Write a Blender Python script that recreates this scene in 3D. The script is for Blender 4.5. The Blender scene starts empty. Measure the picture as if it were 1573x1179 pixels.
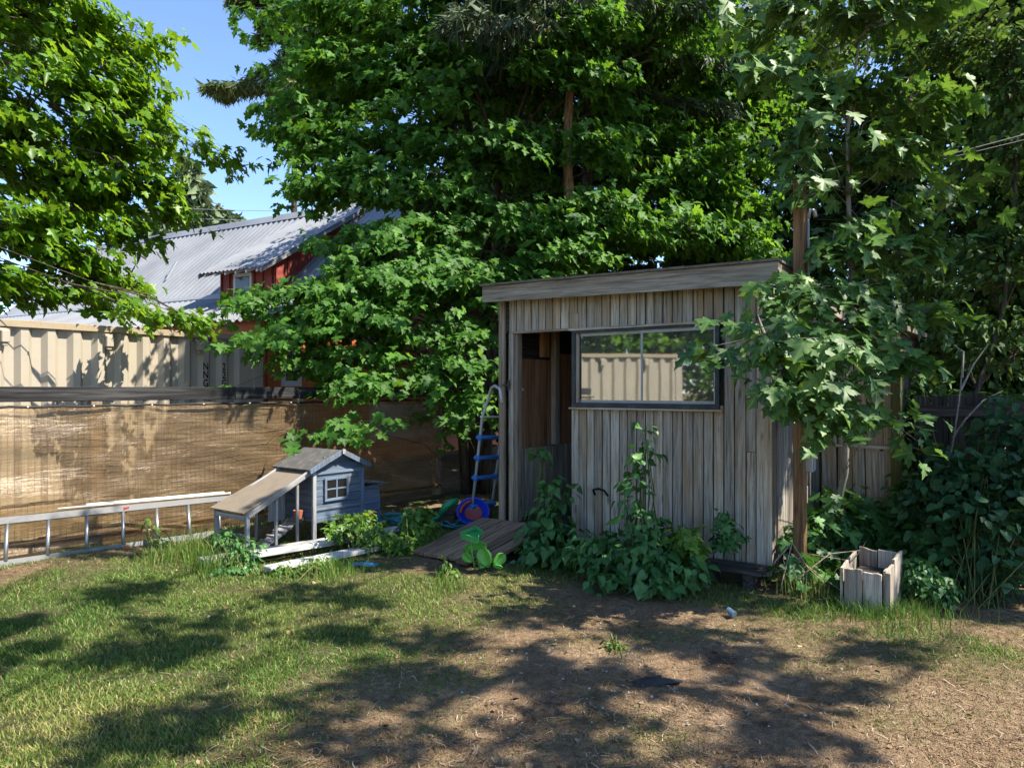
import bpy, math, random
import numpy as np
from mathutils import Vector, Matrix

# ------------------------------------------------------------------ camera, world, sun
SC = bpy.context.scene
COL = SC.collection
F = 1120.0; EYE = 1.55; CX = 786.5; HY = 597.0
A0 = math.radians(37.1)
LK = np.array([math.cos(A0), math.sin(A0)]); RT = np.array([math.sin(A0), -math.cos(A0)])
cd = bpy.data.cameras.new('camera'); cam = bpy.data.objects.new('camera', cd); COL.objects.link(cam)
cam.location = (0, 0, EYE); cam.rotation_euler = (math.radians(90), 0, A0 - math.radians(90))
cd.sensor_width = 36; cd.lens = 36 * F / 1573; cd.shift_y = 7.5 / 1573
cd.clip_start = .05; cd.clip_end = 2000
SC.camera = cam
SUN = np.array([.24, -.58, .78]); SUN = SUN / np.linalg.norm(SUN)
w = bpy.data.worlds.new('World'); SC.world = w; w.use_nodes = True
wn = w.node_tree; bg = wn.nodes['Background']
sky = wn.nodes.new('ShaderNodeTexSky'); sky.sky_type = 'NISHITA'; sky.sun_disc = False
sky.sun_elevation = math.asin(SUN[2]); sky.sun_rotation = math.atan2(SUN[0], SUN[1])
sky.air_density = .85; sky.dust_density = .15; sky.ozone_density = 3.5; sky.altitude = 900
wn.links.new(sky.outputs[0], bg.inputs[0]); bg.inputs[1].default_value = .13
sd = bpy.data.lights.new('sun', 'SUN'); sd.energy = 4.8; sd.angle = math.radians(.55); sd.color = (1, .93, .80)
sun = bpy.data.objects.new('sun', sd); COL.objects.link(sun); sun.location = (0, 0, 20)
sun.rotation_euler = Vector(SUN.tolist()).to_track_quat('Z', 'Y').to_euler()
SC.view_settings.view_transform = 'Standard'; SC.view_settings.look = 'None'
SC.view_settings.exposure = 1.45; SC.view_settings.gamma = 1
SC.render.engine = 'CYCLES'
cy = SC.cycles
cy.use_denoising = True; cy.use_adaptive_sampling = True; cy.adaptive_threshold = .02
cy.max_bounces = 8; cy.diffuse_bounces = 4; cy.transmission_bounces = 5; cy.transparent_max_bounces = 12; cy.glossy_bounces = 3
cy.caustics_reflective = False; cy.caustics_refractive = False; cy.sample_clamp_indirect = 6
try: cy.denoiser = 'OPENIMAGEDENOISE'; cy.denoising_prefilter = 'ACCURATE'
except Exception: pass

# ------------------------------------------------------------------ layout helpers (world points, metres)
def P(px, py, d):
    q = d * LK + (px - CX) / F * d * RT
    return np.array([q[0], q[1], EYE - (py - HY) / F * d])
def G(px, py, z=0.):
    return P(px, py, (EYE - z) * F / (py - HY))
def onX(px, py, X):
    u = (px - CX) / F; return P(px, py, X / (LK[0] + u * RT[0]))
def onY(px, py, Y):
    u = (px - CX) / F; return P(px, py, Y / (LK[1] + u * RT[1]))
def gz(x, y):
    x = np.asarray(x, float); y = np.asarray(y, float)
    return (.014 * np.sin(x * 1.7 + .6 * y) + .012 * np.sin(1.1 * y - 2.3 * x + 1) + .006 * np.sin(4.1 * x + 1.3) * np.sin(3.7 * y)
            + .07 * np.exp(-((y - 6.9) / .5) ** 2) * (x > .5) * np.clip(1 - np.maximum(x - 4.5, 0) / 2, 0, 1)
            - .05 * np.exp(-((x - 3.95) ** 2 + (y - 1.15) ** 2) / .06) - .035 * np.exp(-((x - 3.7) ** 2 + (y - 1.55) ** 2) / .05))

# ------------------------------------------------------------------ materials
class N:
    def __init__(s, name):
        m = bpy.data.materials.new(name); m.use_nodes = True; s.m = m; s.t = m.node_tree
        s.b = s.t.nodes['Principled BSDF']; s.out = s.t.nodes['Material Output']
    def n(s, ty, **kw):
        o = s.t.nodes.new(ty)
        for k, v in kw.items(): setattr(o, k, v)
        return o
    def l(s, a, b): s.t.links.new(a, b)
    def val(s, sock, v):
        if hasattr(v, 'links') or hasattr(v, 'is_linked'): s.l(v, sock)
        else: sock.default_value = v
    def attr(s, name, kind='Fac'):
        a = s.n('ShaderNodeAttribute', attribute_name=name); return a.outputs[kind]
    def coord(s): return s.n('ShaderNodeTexCoord').outputs['Object']
    def mapv(s, vec, sc=(1, 1, 1), loc=(0, 0, 0)):
        m = s.n('ShaderNodeMapping'); s.l(vec, m.inputs[0]); m.inputs['Scale'].default_value = sc; m.inputs['Location'].default_value = loc
        return m.outputs[0]
    def noise(s, vec, scale=5, det=4, rough=.6, dist=0):
        o = s.n('ShaderNodeTexNoise'); s.l(vec, o.inputs['Vector']); o.inputs['Scale'].default_value = scale
        o.inputs['Detail'].default_value = det; o.inputs['Roughness'].default_value = rough; o.inputs['Distortion'].default_value = dist
        return o.outputs['Fac']
    def ramp(s, f, stops):
        r = s.n('ShaderNodeValToRGB'); s.l(f, r.inputs[0]); e = r.color_ramp.elements
        while len(e) > 1: e.remove(e[-1])
        for i, (p, c) in enumerate(stops):
            x = e[0] if i == 0 else e.new(p)
            x.position = p; x.color = (*c, 1) if hasattr(c, '__len__') else (c, c, c, 1)
        return r.outputs[0]
    def mix(s, f, a, b, mode='MIX'):
        m = s.n('ShaderNodeMix', data_type='RGBA', blend_type=mode)
        s.val(m.inputs[0], f)
        for k, v in ((6, a), (7, b)):
            if isinstance(v, tuple): m.inputs[k].default_value = (*v, 1)
            else: s.l(v, m.inputs[k])
        return m.outputs[2]
    def math(s, op, a, b=0., clamp=False):
        m = s.n('ShaderNodeMath', operation=op, use_clamp=clamp); s.val(m.inputs[0], a); s.val(m.inputs[1], b); return m.outputs[0]
    def bump(s, h, st=.3, dist=.01):
        b = s.n('ShaderNodeBump'); b.inputs['Strength'].default_value = st; b.inputs['Distance'].default_value = dist
        s.l(h, b.inputs['Height']); s.l(b.outputs[0], s.b.inputs['Normal']); return b.outputs[0]
    def set(s, color=None, rough=None, metal=None, spec=None):
        if color is not None:
            if isinstance(color, tuple): s.b.inputs['Base Color'].default_value = (*color, 1)
            else: s.l(color, s.b.inputs['Base Color'])
        if rough is not None: s.val(s.b.inputs['Roughness'], rough)
        if metal is not None: s.b.inputs['Metallic'].default_value = metal
        if spec is not None: s.b.inputs['Specular IOR Level'].default_value = spec
        return s.m

def wood(name, c1, c2, c3, stain=None, rough=.85, bump=.5, gs=1., stain_amt=.5, var=.5, knots=True):
    """weathered boards: grain runs along the board's long side (attribute gv)."""
    k = N(name); gv = k.attr('gv', 'Vector'); r = k.attr('rnd')
    g = k.noise(k.mapv(gv, (46 * gs, 1.9 * gs, 46 * gs)), 1, 6, .68, .35)
    g2 = k.noise(k.mapv(gv, (150 * gs, 6 * gs, 150 * gs)), 1, 3, .6)
    f = k.math('ADD', k.math('MULTIPLY', g, .75), k.math('MULTIPLY', g2, .25))
    c = k.ramp(f, [(.37, c1), (.5, c2), (.63, c3)])
    br = k.math('ADD', k.math('MULTIPLY', r, var), 1 - var * .5)
    cb = k.n('ShaderNodeCombineColor'); [k.l(br, cb.inputs[i]) for i in range(3)]
    c = k.mix(1., c, cb.outputs[0], 'MULTIPLY')
    if stain:
        sn = k.noise(k.mapv(gv, (5, .9, 5)), 1, 5, .62, .6)
        c = k.mix(k.math('MULTIPLY', k.ramp(sn, [(.47, 0.), (.66, 1.)]), stain_amt), c, stain)
    h = f
    if knots:
        v = k.n('ShaderNodeTexVoronoi'); k.l(k.mapv(gv, (7, 2.2, 7)), v.inputs['Vector']); v.inputs['Scale'].default_value = 1.
        kn = k.ramp(v.outputs['Distance'], [(.05, 1.), (.13, 0.)])
        c = k.mix(k.math('MULTIPLY', kn, .65), c, (c1[0] * .5, c1[1] * .42, c1[2] * .35))
    cr = k.noise(k.mapv(gv, (70, .8, 70)), 1, 2, .5)
    crk = k.ramp(cr, [(.69, 0.), (.73, 1.)])
    c = k.mix(k.math('MULTIPLY', crk, .8), c, (c1[0] * .3, c1[1] * .3, c1[2] * .3))
    k.bump(k.math('SUBTRACT', h, k.math('MULTIPLY', crk, .5)), bump, .004)
    return k.set(c, rough, spec=.25)

def plain(name, col, rough=.5, metal=0., var=.15, dirt=None, dirt_amt=.4, bump=0, scale=9, spec=.5):
    k = N(name); co = k.coord()
    n1 = k.noise(co, scale, 5, .65); n2 = k.noise(co, scale * 7, 3, .6)
    c = k.mix(k.ramp(n1, [(.3, 0.), (.7, 1.)]), tuple(x * (1 - var) for x in col), tuple(min(1, x * (1 + var)) for x in col))
    if dirt:
        c = k.mix(k.math('MULTIPLY', k.ramp(k.math('ADD', k.math('MULTIPLY', n1, .6), k.math('MULTIPLY', n2, .4)), [(.5, 0.), (.66, 1.)]), dirt_amt), c, dirt)
    if bump: k.bump(n2, bump, .004)
    rr = k.math('ADD', k.math('MULTIPLY', n2, .2), rough - .1)
    return k.set(c, rr, metal, spec)

def leafmat(name, c1, c2, trans=.32, tcol=None, rough=.42, vein=0., spec=.35):
    k = N(name); r = k.attr('rnd'); co = k.coord()
    c = k.ramp(r, [(0., c1), (.75, c2), (.97, tuple(min(1, a * b) for a, b in zip(c2, (1.5, 1.35, 1.2))))])
    n1 = k.noise(co, 30, 2, .5)
    c = k.mix(k.math('MULTIPLY', n1, .35), c, tuple(x * .6 for x in c1))
    if vein:
        sx = k.n('ShaderNodeSeparateXYZ'); k.l(k.attr('lv', 'Vector'), sx.inputs[0])
        ax = k.math('ABSOLUTE', sx.outputs[0]); y = sx.outputs[1]
        m1 = k.math('SUBTRACT', ax, k.math('MULTIPLY', k.math('SUBTRACT', y, .08), 1.1))
        v = k.math('MINIMUM', ax, k.math('ABSOLUTE', m1))
        fac = k.ramp(v, [(.008, vein), (.035, 0.)])
        c = k.mix(fac, c, tuple(min(1, x * 2.0 + .03) for x in c2))
    k.set(c, rough, spec=spec)
    tr = k.n('ShaderNodeBsdfTranslucent'); mx = k.n('ShaderNodeMixShader')
    tc = tcol or (c2[0] * 1.9, c2[1] * 1.7, c2[2] * .7)
    k.l(k.mix(1., c, tuple(min(4, t / max(b, .004)) for t, b in zip(tc, c2)), 'MULTIPLY'), tr.inputs[0])
    mx.inputs[0].default_value = trans; k.l(k.b.outputs[0], mx.inputs[1]); k.l(tr.outputs[0], mx.inputs[2]); k.l(mx.outputs[0], k.out.inputs[0])
    return k.m

M = {}
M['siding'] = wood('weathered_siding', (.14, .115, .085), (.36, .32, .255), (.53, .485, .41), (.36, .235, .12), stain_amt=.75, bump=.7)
M['siding_top'] = wood('sheltered_siding', (.11, .085, .055), (.24, .205, .155), (.37, .33, .265), (.26, .16, .07), stain_amt=.75, bump=.6)
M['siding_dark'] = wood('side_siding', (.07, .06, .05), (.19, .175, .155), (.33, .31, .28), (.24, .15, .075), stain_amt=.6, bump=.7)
M['fascia'] = wood('fascia_wood', (.11, .09, .065), (.24, .20, .15), (.36, .315, .25), (.17, .13, .09), stain_amt=.35)
M['trim'] = wood('trim_wood', (.11, .085, .06), (.24, .19, .14), (.35, .29, .22), (.26, .15, .07), stain_amt=.4)
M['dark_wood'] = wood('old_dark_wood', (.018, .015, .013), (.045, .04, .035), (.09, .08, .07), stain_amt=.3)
M['charwood'] = wood('blackened_beam', (.008, .008, .008), (.026, .025, .026), (.075, .072, .07), bump=.8, gs=.5)
M['post'] = wood('treated_post', (.09, .05, .026), (.24, .13, .058), (.34, .20, .095), (.13, .075, .04), stain_amt=.6, rough=.7)
M['ply'] = wood('plywood', (.16, .07, .03), (.42, .21, .10), (.58, .34, .19), (.22, .09, .04), gs=.35, knots=False, stain_amt=.5, bump=.2)
M['deck'] = wood('ramp_planks', (.10, .062, .038), (.24, .155, .098), (.36, .25, .165), (.12, .08, .05), stain_amt=.5)
M['mossy'] = wood('mossy_post', (.04, .04, .012), (.10, .095, .025), (.16, .15, .04), (.05, .045, .03))
M['white_wood'] = wood('white_painted_wood', (.30, .30, .29), (.48, .48, .47), (.58, .58, .57), (.19, .16, .12), stain_amt=.75, rough=.6, bump=.25, var=.2)
M['blue_wood'] = wood('grey_blue_stain', (.055, .078, .118), (.10, .138, .195), (.15, .19, .25), (.16, .15, .13), stain_amt=.5, bump=.35, rough=.75, var=.3)
M['coop_grey'] = wood('coop_frame_wood', (.14, .14, .145), (.27, .27, .28), (.37, .37, .375), (.16, .14, .12), stain_amt=.4, bump=.3)
M['planter'] = wood('pale_old_planks', (.15, .12, .09), (.36, .31, .25), (.52, .47, .40), (.16, .09, .05), stain_amt=.7)
M['felt'] = plain('roofing_felt', (.075, .073, .07), .9, var=.3, bump=.6, scale=14, dirt=(.16, .13, .09), dirt_amt=.5)
M['felt_tan'] = plain('tan_roof_sheet', (.19, .155, .115), .8, var=.15, bump=.3, dirt=(.18, .13, .08), dirt_amt=.6)
M['shingle'] = plain('shed_roofing', (.13, .11, .085), .9, var=.3, bump=.6)
M['container'] = plain('beige_container_paint', (.33, .29, .225), .55, var=.05, dirt=(.38, .28, .18), dirt_amt=.35, bump=.05, scale=3)
M['container_rail'] = plain('rusty_container_rail', (.30, .24, .155), .6, var=.12, dirt=(.24, .12, .06), dirt_amt=.75, scale=5)
M['black'] = plain('black_paint', (.012, .012, .012), .8, spec=.05)
M['alu'] = plain('aluminium', (.36, .37, .38), .42, .85, var=.1, dirt=(.2, .17, .13), dirt_amt=.5)
M['alu_dull'] = plain('dull_ladder_metal', (.15, .15, .152), .65, .15, var=.12, dirt=(.14, .11, .08), dirt_amt=.6)
M['pale_rail'] = plain('pale_grey_rail', (.50, .50, .48), .45, .2, var=.1)
M['white_tube'] = plain('cream_tube', (.68, .63, .52), .5, var=.08, dirt=(.3, .22, .14))
M['frame'] = plain('dark_window_frame', (.03, .038, .043), .45, .3, var=.2, dirt=(.2, .19, .17), dirt_amt=.35)
M['frame_lt'] = plain('window_track', (.34, .36, .37), .45, .6, var=.15)
M['blue_pl'] = plain('blue_plastic', (.03, .17, .50), .4, var=.12, dirt=(.12, .16, .22), dirt_amt=.3)
M['dblue_pl'] = plain('deep_blue_plastic', (.008, .035, .42), .35, var=.15)
M['green_pl'] = plain('bright_green_plastic', (.05, .36, .10), .45, var=.12, dirt=(.16, .3, .12), dirt_amt=.4)
M['green_leafpl'] = plain('lime_plastic', (.10, .34, .04), .45, var=.2)
M['dgreen_pl'] = plain('green_shovel_plastic', (.012, .22, .08), .4, var=.15)
M['teal'] = plain('teal_hose', (.02, .17, .17), .5, var=.3, dirt=(.09, .12, .1))
M['red_pl'] = plain('faded_red', (.28, .035, .025), .5, var=.2)
M['tarp'] = plain('blue_tarp', (.03, .16, .30), .5, var=.25)
M['rope'] = plain('black_cord', (.006, .006, .006), .7)
M['wire'] = plain('dark_wire', (.10, .075, .05), .6, .3)
M['steel_grey'] = plain('grey_conduit', (.33, .35, .36), .5, .3)
M['rust'] = plain('rusted_iron', (.06, .038, .026), .8, var=.3)
M['clay'] = plain('terracotta', (.36, .10, .045), .8)
M['stone'] = plain('pale_stone_chip', (.34, .33, .32), .8, var=.3)
M['char'] = plain('charred_lump', (.022, .02, .02), .9, var=.4, bump=.8)
M['glassjar'] = plain('bluish_can', (.16, .24, .33), .3, .3)

def mk_glass():
    k = N('window_glass')
    k.b.inputs['Base Color'].default_value = (.012, .014, .014, 1); k.b.inputs['Roughness'].default_value = .015
    k.b.inputs['IOR'].default_value = 1.5; k.b.inputs['Specular IOR Level'].default_value = .5
    gl = k.n('ShaderNodeBsdfGlossy'); gl.inputs['Roughness'].default_value = .025; gl.inputs[0].default_value = (.82, .84, .82, 1)
    mx = k.n('ShaderNodeMixShader'); fr = k.n('ShaderNodeFresnel'); fr.inputs[0].default_value = 1.5
    co = k.coord(); b = k.n('ShaderNodeBump'); b.inputs['Strength'].default_value = .02; b.inputs['Distance'].default_value = .01
    k.l(k.noise(co, 3, 1), b.inputs['Height']); k.l(b.outputs[0], gl.inputs['Normal'])
    k.l(k.math('ADD', fr.outputs[0], .52, True), mx.inputs[0]); k.l(k.b.outputs[0], mx.inputs[1]); k.l(gl.outputs[0], mx.inputs[2])
    df = k.n('ShaderNodeBsdfDiffuse'); df.inputs[0].default_value = (.42, .38, .30, 1); m3 = k.n('ShaderNodeMixShader')
    dn = k.noise(k.mapv(co, (9, 9, 3)), 1, 5, .7, .6); k.l(k.ramp(dn, [(.35, .05), (.7, .22)]), m3.inputs[0]); k.l(mx.outputs[0], m3.inputs[1]); k.l(df.outputs[0], m3.inputs[2]); k.l(m3.outputs[0], k.out.inputs[0])
    return k.m
M['glass'] = mk_glass()

def mk_burlap():
    k = N('brown_screen_fabric'); co = k.coord()
    weave = k.noise(k.mapv(co, (1.5, 1, 90)), 1, 4, .7)
    weave2 = k.noise(k.mapv(co, (120, 1, 2)), 1, 3, .6)
    blot = k.noise(k.mapv(co, (1.6, 1, 3.5)), 1, 5, .6, .8)
    c = k.ramp(k.math('ADD', k.math('MULTIPLY', weave, .6), k.math('MULTIPLY', weave2, .4)), [(.35, (.17, .105, .052)), (.5, (.31, .21, .112)), (.66, (.48, .355, .21))])
    c = k.mix(k.math('MULTIPLY', k.ramp(blot, [(.4, 0.), (.7, 1.)]), .55), c, (.16, .095, .045))
    k.set(c, .34, spec=.7)
    k.bump(k.math('ADD', weave, k.math('MULTIPLY', k.noise(k.mapv(co, (2.2, 1, 7)), 1, 4, .6, 1.5), 6.)), .6, .006)
    tl = k.n('ShaderNodeBsdfTranslucent'); k.l(k.mix(1., c, (1.1, 1., .85), 'MULTIPLY'), tl.inputs[0])
    m1 = k.n('ShaderNodeMixShader'); m1.inputs[0].default_value = .35; k.l(k.b.outputs[0], m1.inputs[1]); k.l(tl.outputs[0], m1.inputs[2])
    tp = k.n('ShaderNodeBsdfTransparent'); tp.inputs[0].default_value = (1, .9, .76, 1)
    m2 = k.n('ShaderNodeMixShader')
    a = k.math('ADD', k.math('MULTIPLY', weave2, .30), .25, True)
    k.l(a, m2.inputs[0]); k.l(m1.outputs[0], m2.inputs[1]); k.l(tp.outputs[0], m2.inputs[2]); k.l(m2.outputs[0], k.out.inputs[0])
    return k.m
M['burlap'] = mk_burlap()

def mk_ground():
    k = N('yard_soil'); co = k.coord(); g = k.attr('grass')
    n1 = k.noise(co, 1.3, 6, .62); n2 = k.noise(co, 22, 5, .7); n3 = k.noise(co, 120, 3, .65)
    soil = k.ramp(k.math('ADD', k.math('MULTIPLY', n1, .45), k.math('MULTIPLY', n2, .55)),
                  [(.32, (.10, .062, .034)), (.45, (.235, .155, .09)), (.58, (.36, .25, .155)), (.72, (.48, .36, .24))])
    soil = k.mix(k.math('MULTIPLY', k.ramp(n3, [(.35, 1.), (.6, 0.)]), .55), soil, (.05, .03, .02))
    soil = k.mix(k.ramp(k.noise(co, 2.1, 3, .5), [(.62, 0.), (.72, .7)]), soil, (.035, .026, .022))
    gr = k.ramp(n2, [(.3, (.035, .045, .016)), (.6, (.085, .10, .035)), (.8, (.17, .15, .07))])
    c = k.mix(g, soil, gr)
    k.bump(k.math('ADD', k.math('MULTIPLY', n2, .9), k.math('MULTIPLY', n3, .5)), 1., .035)
    return k.set(c, .95, spec=.15)
M['ground'] = mk_ground()
def mk_grass():
    k = N('grass_blades'); r = k.attr('rnd'); lv = k.n('ShaderNodeSeparateXYZ'); k.l(k.attr('lv', 'Vector'), lv.inputs[0])
    c = k.ramp(r, [(0., (.05, .125, .02)), (.45, (.105, .20, .03)), (.7, (.20, .25, .05)), (.92, (.44, .37, .15))])
    k.set(c, .5, spec=.3)
    tr = k.n('ShaderNodeBsdfTranslucent'); k.l(c, tr.inputs[0]); mx = k.n('ShaderNodeMixShader'); mx.inputs[0].default_value = .35
    k.l(k.b.outputs[0], mx.inputs[1]); k.l(tr.outputs[0], mx.inputs[2]); k.l(mx.outputs[0], k.out.inputs[0]); return k.m
M['grass'] = mk_grass()
def mk_litter():
    k = N('dry_needles'); r = k.attr('rnd')
    c = k.ramp(r, [(0., (.05, .03, .018)), (.5, (.15, .09, .05)), (.85, (.27, .18, .10)), (.98, (.42, .34, .25))])
    return k.set(c, .8, spec=.2)
M['litter'] = mk_litter()
def mk_bark(name, a, b):
    k = N(name); co = k.coord()
    f = k.noise(k.mapv(co, (22, 22, 3.2)), 1, 6, .7, .5)
    c = k.ramp(f, [(.35, a), (.6, b)]); k.bump(f, .9, .02); return k.set(c, .9, spec=.15)
M['bark'] = mk_bark('maple_bark', (.022, .017, .013), (.10, .078, .06))
M['bark_red'] = mk_bark('conifer_bark', (.07, .035, .018), (.34, .20, .115))
M['bark_lt'] = mk_bark('smooth_grey_bark', (.13, .12, .10), (.34, .31, .26))
M['stem_g'] = mk_bark('green_stem', (.05, .07, .02), (.15, .17, .06))
M['drystem'] = mk_bark('dry_stem', (.22, .16, .10), (.46, .37, .26))
M['lf_left'] = leafmat('maple_leaves_sunny', (.055, .135, .008), (.11, .235, .014), .42, (.28, .46, .02))  # sunlit look put into the base colour, brighter than the other maple leaves
M['lf_maple'] = leafmat('maple_leaves', (.038, .115, .015), (.074, .188, .023), .36, (.21, .42, .03), vein=.0, rough=.55, spec=.25)
M['lf_sap'] = leafmat('sapling_maple_leaves', (.036, .095, .02), (.08, .17, .034), .28, (.15, .28, .03), vein=.4, rough=.5)
M['lf_bg'] = leafmat('hedge_leaves', (.026, .07, .013), (.056, .125, .024), .30, (.16, .26, .035), rough=.55, spec=.25)
M['lf_dog'] = leafmat('dogwood_leaves', (.016, .06, .024), (.042, .115, .04), .25, (.09, .2, .03), rough=.5, vein=.4, spec=.3)
M['lf_vine'] = leafmat('vine_leaves', (.034, .115, .03), (.075, .19, .05), .25, (.10, .25, .03), rough=.45, vein=.3)
M['lf_weed'] = leafmat('weed_leaves', (.06, .14, .02), (.13, .25, .04), .35)
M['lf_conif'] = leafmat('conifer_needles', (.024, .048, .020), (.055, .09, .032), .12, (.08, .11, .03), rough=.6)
M['lf_weep'] = leafmat('weeping_needles', (.05, .085, .02), (.10, .14, .045), .25, (.16, .2, .04), rough=.6)
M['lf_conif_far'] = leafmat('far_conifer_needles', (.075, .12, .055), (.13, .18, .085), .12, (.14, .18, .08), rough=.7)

def mk_corr(name, col, dirt):
    k = N(name); co = k.coord()
    n1 = k.noise(k.mapv(co, (.5, .5, .5)), 1, 5, .6); n2 = k.noise(co, 6, 4, .6)
    c = k.mix(k.ramp(n1, [(.4, 0.), (.65, 1.)]), col, dirt); c = k.mix(k.math('MULTIPLY', n2, .3), c, dirt)
    return k.set(c, .5, .25, .4)
M['roofmetal'] = mk_corr('grey_corrugated_metal', (.30, .31, .325), (.20, .207, .22))
M['redboard'] = plain('red_boards', (.27, .05, .035), .75, var=.2, dirt=(.12, .03, .02), scale=4)
M['orangewall'] = plain('orange_siding', (.50, .13, .035), .7, var=.1, dirt=(.4, .1, .03), scale=2)
M['whitewall'] = plain('white_sheet', (.66, .65, .63), .7, var=.05)
M['darkpane'] = plain('dark_pane', (.05, .055, .06), .15)

# ------------------------------------------------------------------ mesh builder
RNG = random.Random(7)
class MB:
    def __init__(s): s.v = []; s.f = []; s.g = []; s.r = []; s.mi = []
    def add(s, vs, fs, gv=None, r=None, m=0):
        o = len(s.v); vs = [tuple(map(float, v)) for v in vs]; s.v += vs
        off = (RNG.uniform(0, 50), RNG.uniform(0, 50), RNG.uniform(0, 50))
        if gv is None: gv = [(v[0], v[2], v[1]) for v in vs]
        s.g += [(a + off[0], b + off[1], c + off[2]) for a, b, c in gv]
        r = RNG.random() if r is None else r
        s.r += [r] * len(vs); s.f += [tuple(o + i for i in f) for f in fs]; s.mi += [m] * len(fs)
        return s
    def box(s, c, size, R=None, m=0, r=None, taper=1.):
        hx, hy, hz = [a / 2 for a in size]; loc = []
        for z, t in ((-hz, 1), (hz, taper)):
            for x, y in ((-hx, -hy), (hx, -hy), (hx, hy), (-hx, hy)): loc.append(Vector((x * t, y * t, z)))
        ax = sorted(range(3), key=lambda i: -size[i]); L = ax[0]; W = ax[1]; D = ax[2]
        gv = [(p[W], p[L], p[D]) for p in loc]
        R = R or Matrix.Identity(3); c = Vector([float(q) for q in c])
        return s.add([R @ p + c for p in loc], [(3, 2, 1, 0), (4, 5, 6, 7), (0, 1, 5, 4), (1, 2, 6, 5), (2, 3, 7, 6), (3, 0, 4, 7)], gv, r, m)
    def b2(s, lo, hi, m=0, r=None):
        return s.box([(a + b) / 2 for a, b in zip(lo, hi)], [abs(b - a) for a, b in zip(lo, hi)], m=m, r=r)
    def beam(s, p0, p1, w_, h, up=(0, 0, 1), m=0, r=None):
        p0 = Vector([float(q) for q in p0]); p1 = Vector([float(q) for q in p1]); d = p1 - p0; L = d.length; d.normalize()
        side = d.cross(Vector(up)); side = side.normalized() if side.length > 1e-4 else Vector((1, 0, 0)); u = side.cross(d)
        R = Matrix((side, u, d)).transposed()
        return s.box((p0 + p1) / 2, (w_, h, L), R, m, r)
    def tube(s, pts, rad, n=8, m=0, r=None, cap=True):
        pts = [Vector([float(q) for q in p]) for p in pts]
        if not hasattr(rad, '__len__'): rad = [rad] * len(pts)
        vs = []; gv = []; L = 0; prev = None
        for i, p in enumerate(pts):
            t = (pts[min(i + 1, len(pts) - 1)] - pts[max(i - 1, 0)]).normalized()
            if prev is None: a = t.orthogonal().normalized()
            else: a = (prev - t * prev.dot(t)).normalized()
            prev = a; b = t.cross(a)
            if i: L += (p - pts[i - 1]).length
            for j in range(n):
                an = 2 * math.pi * j / n; q = a * math.cos(an) + b * math.sin(an)
                vs.append(p + q * rad[i]); gv.append((q.x * rad[i], L, q.y * rad[i]))
        fs = [(i * n + j, i * n + (j + 1) % n, (i + 1) * n + (j + 1) % n, (i + 1) * n + j) for i in range(len(pts) - 1) for j in range(n)]
        if cap: fs += [tuple(range(n))[::-1], tuple((len(pts) - 1) * n + j for j in range(n))]
        return s.add(vs, fs, gv, r, m)
    def prism(s, poly, ext, m=0, r=None):
        n = len(poly); poly = [Vector([float(q) for q in p]) for p in poly]; ext = Vector([float(q) for q in ext])
        vs = poly + [p + ext for p in poly]
        fs = [tuple(range(n))[::-1], tuple(range(n, 2 * n))] + [(i, (i + 1) % n, (i + 1) % n + n, i + n) for i in range(n)]
        return s.add(vs, fs, None, r, m)
    def build(s, name, mats, parent=None, bevel=0, smooth=False, o=(0, 0, 0)):
        me = bpy.data.meshes.new(name); o = Vector([float(q) for q in (parent.location if parent is not None and parent.type == 'EMPTY' else o)])
        if parent is not None and parent.type != 'EMPTY': o = Vector(parent['org'])
        me.from_pydata([Vector(v) - o for v in s.v], [], s.f)
        for mt in (mats if isinstance(mats, (list, tuple)) else [mats]): me.materials.append(mt)
        me.polygons.foreach_set('material_index', s.mi)
        a = me.attributes.new('gv', 'FLOAT_VECTOR', 'POINT'); a.data.foreach_set('vector', np.array(s.g, 'f').ravel())
        a = me.attributes.new('rnd', 'FLOAT', 'POINT'); a.data.foreach_set('value', np.array(s.r, 'f'))
        ob = bpy.data.objects.new(name, me); COL.objects.link(ob); ob['org'] = tuple(o)
        if smooth: me.polygons.foreach_set('use_smooth', [True] * len(me.polygons))
        if parent is not None: ob.parent = parent
        else: ob.location = o
        if bevel:
            b = ob.modifiers.new('bevel', 'BEVEL'); b.width = bevel; b.segments = 1; b.limit_method = 'ANGLE'; b.angle_limit = .6
        me.update(); return ob
def tag(o, label=None, cat=None, group=None, kind=None):
    if label: o['label'] = label
    if cat: o['category'] = cat
    if group: o['group'] = group
    if kind: o['kind'] = kind
    return o
def empty(name, loc, label, cat, group=None):
    o = bpy.data.objects.new(name, None); COL.objects.link(o); o.location = [float(q) for q in loc]; o.empty_display_size = .1
    return tag(o, label, cat, group)

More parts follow.
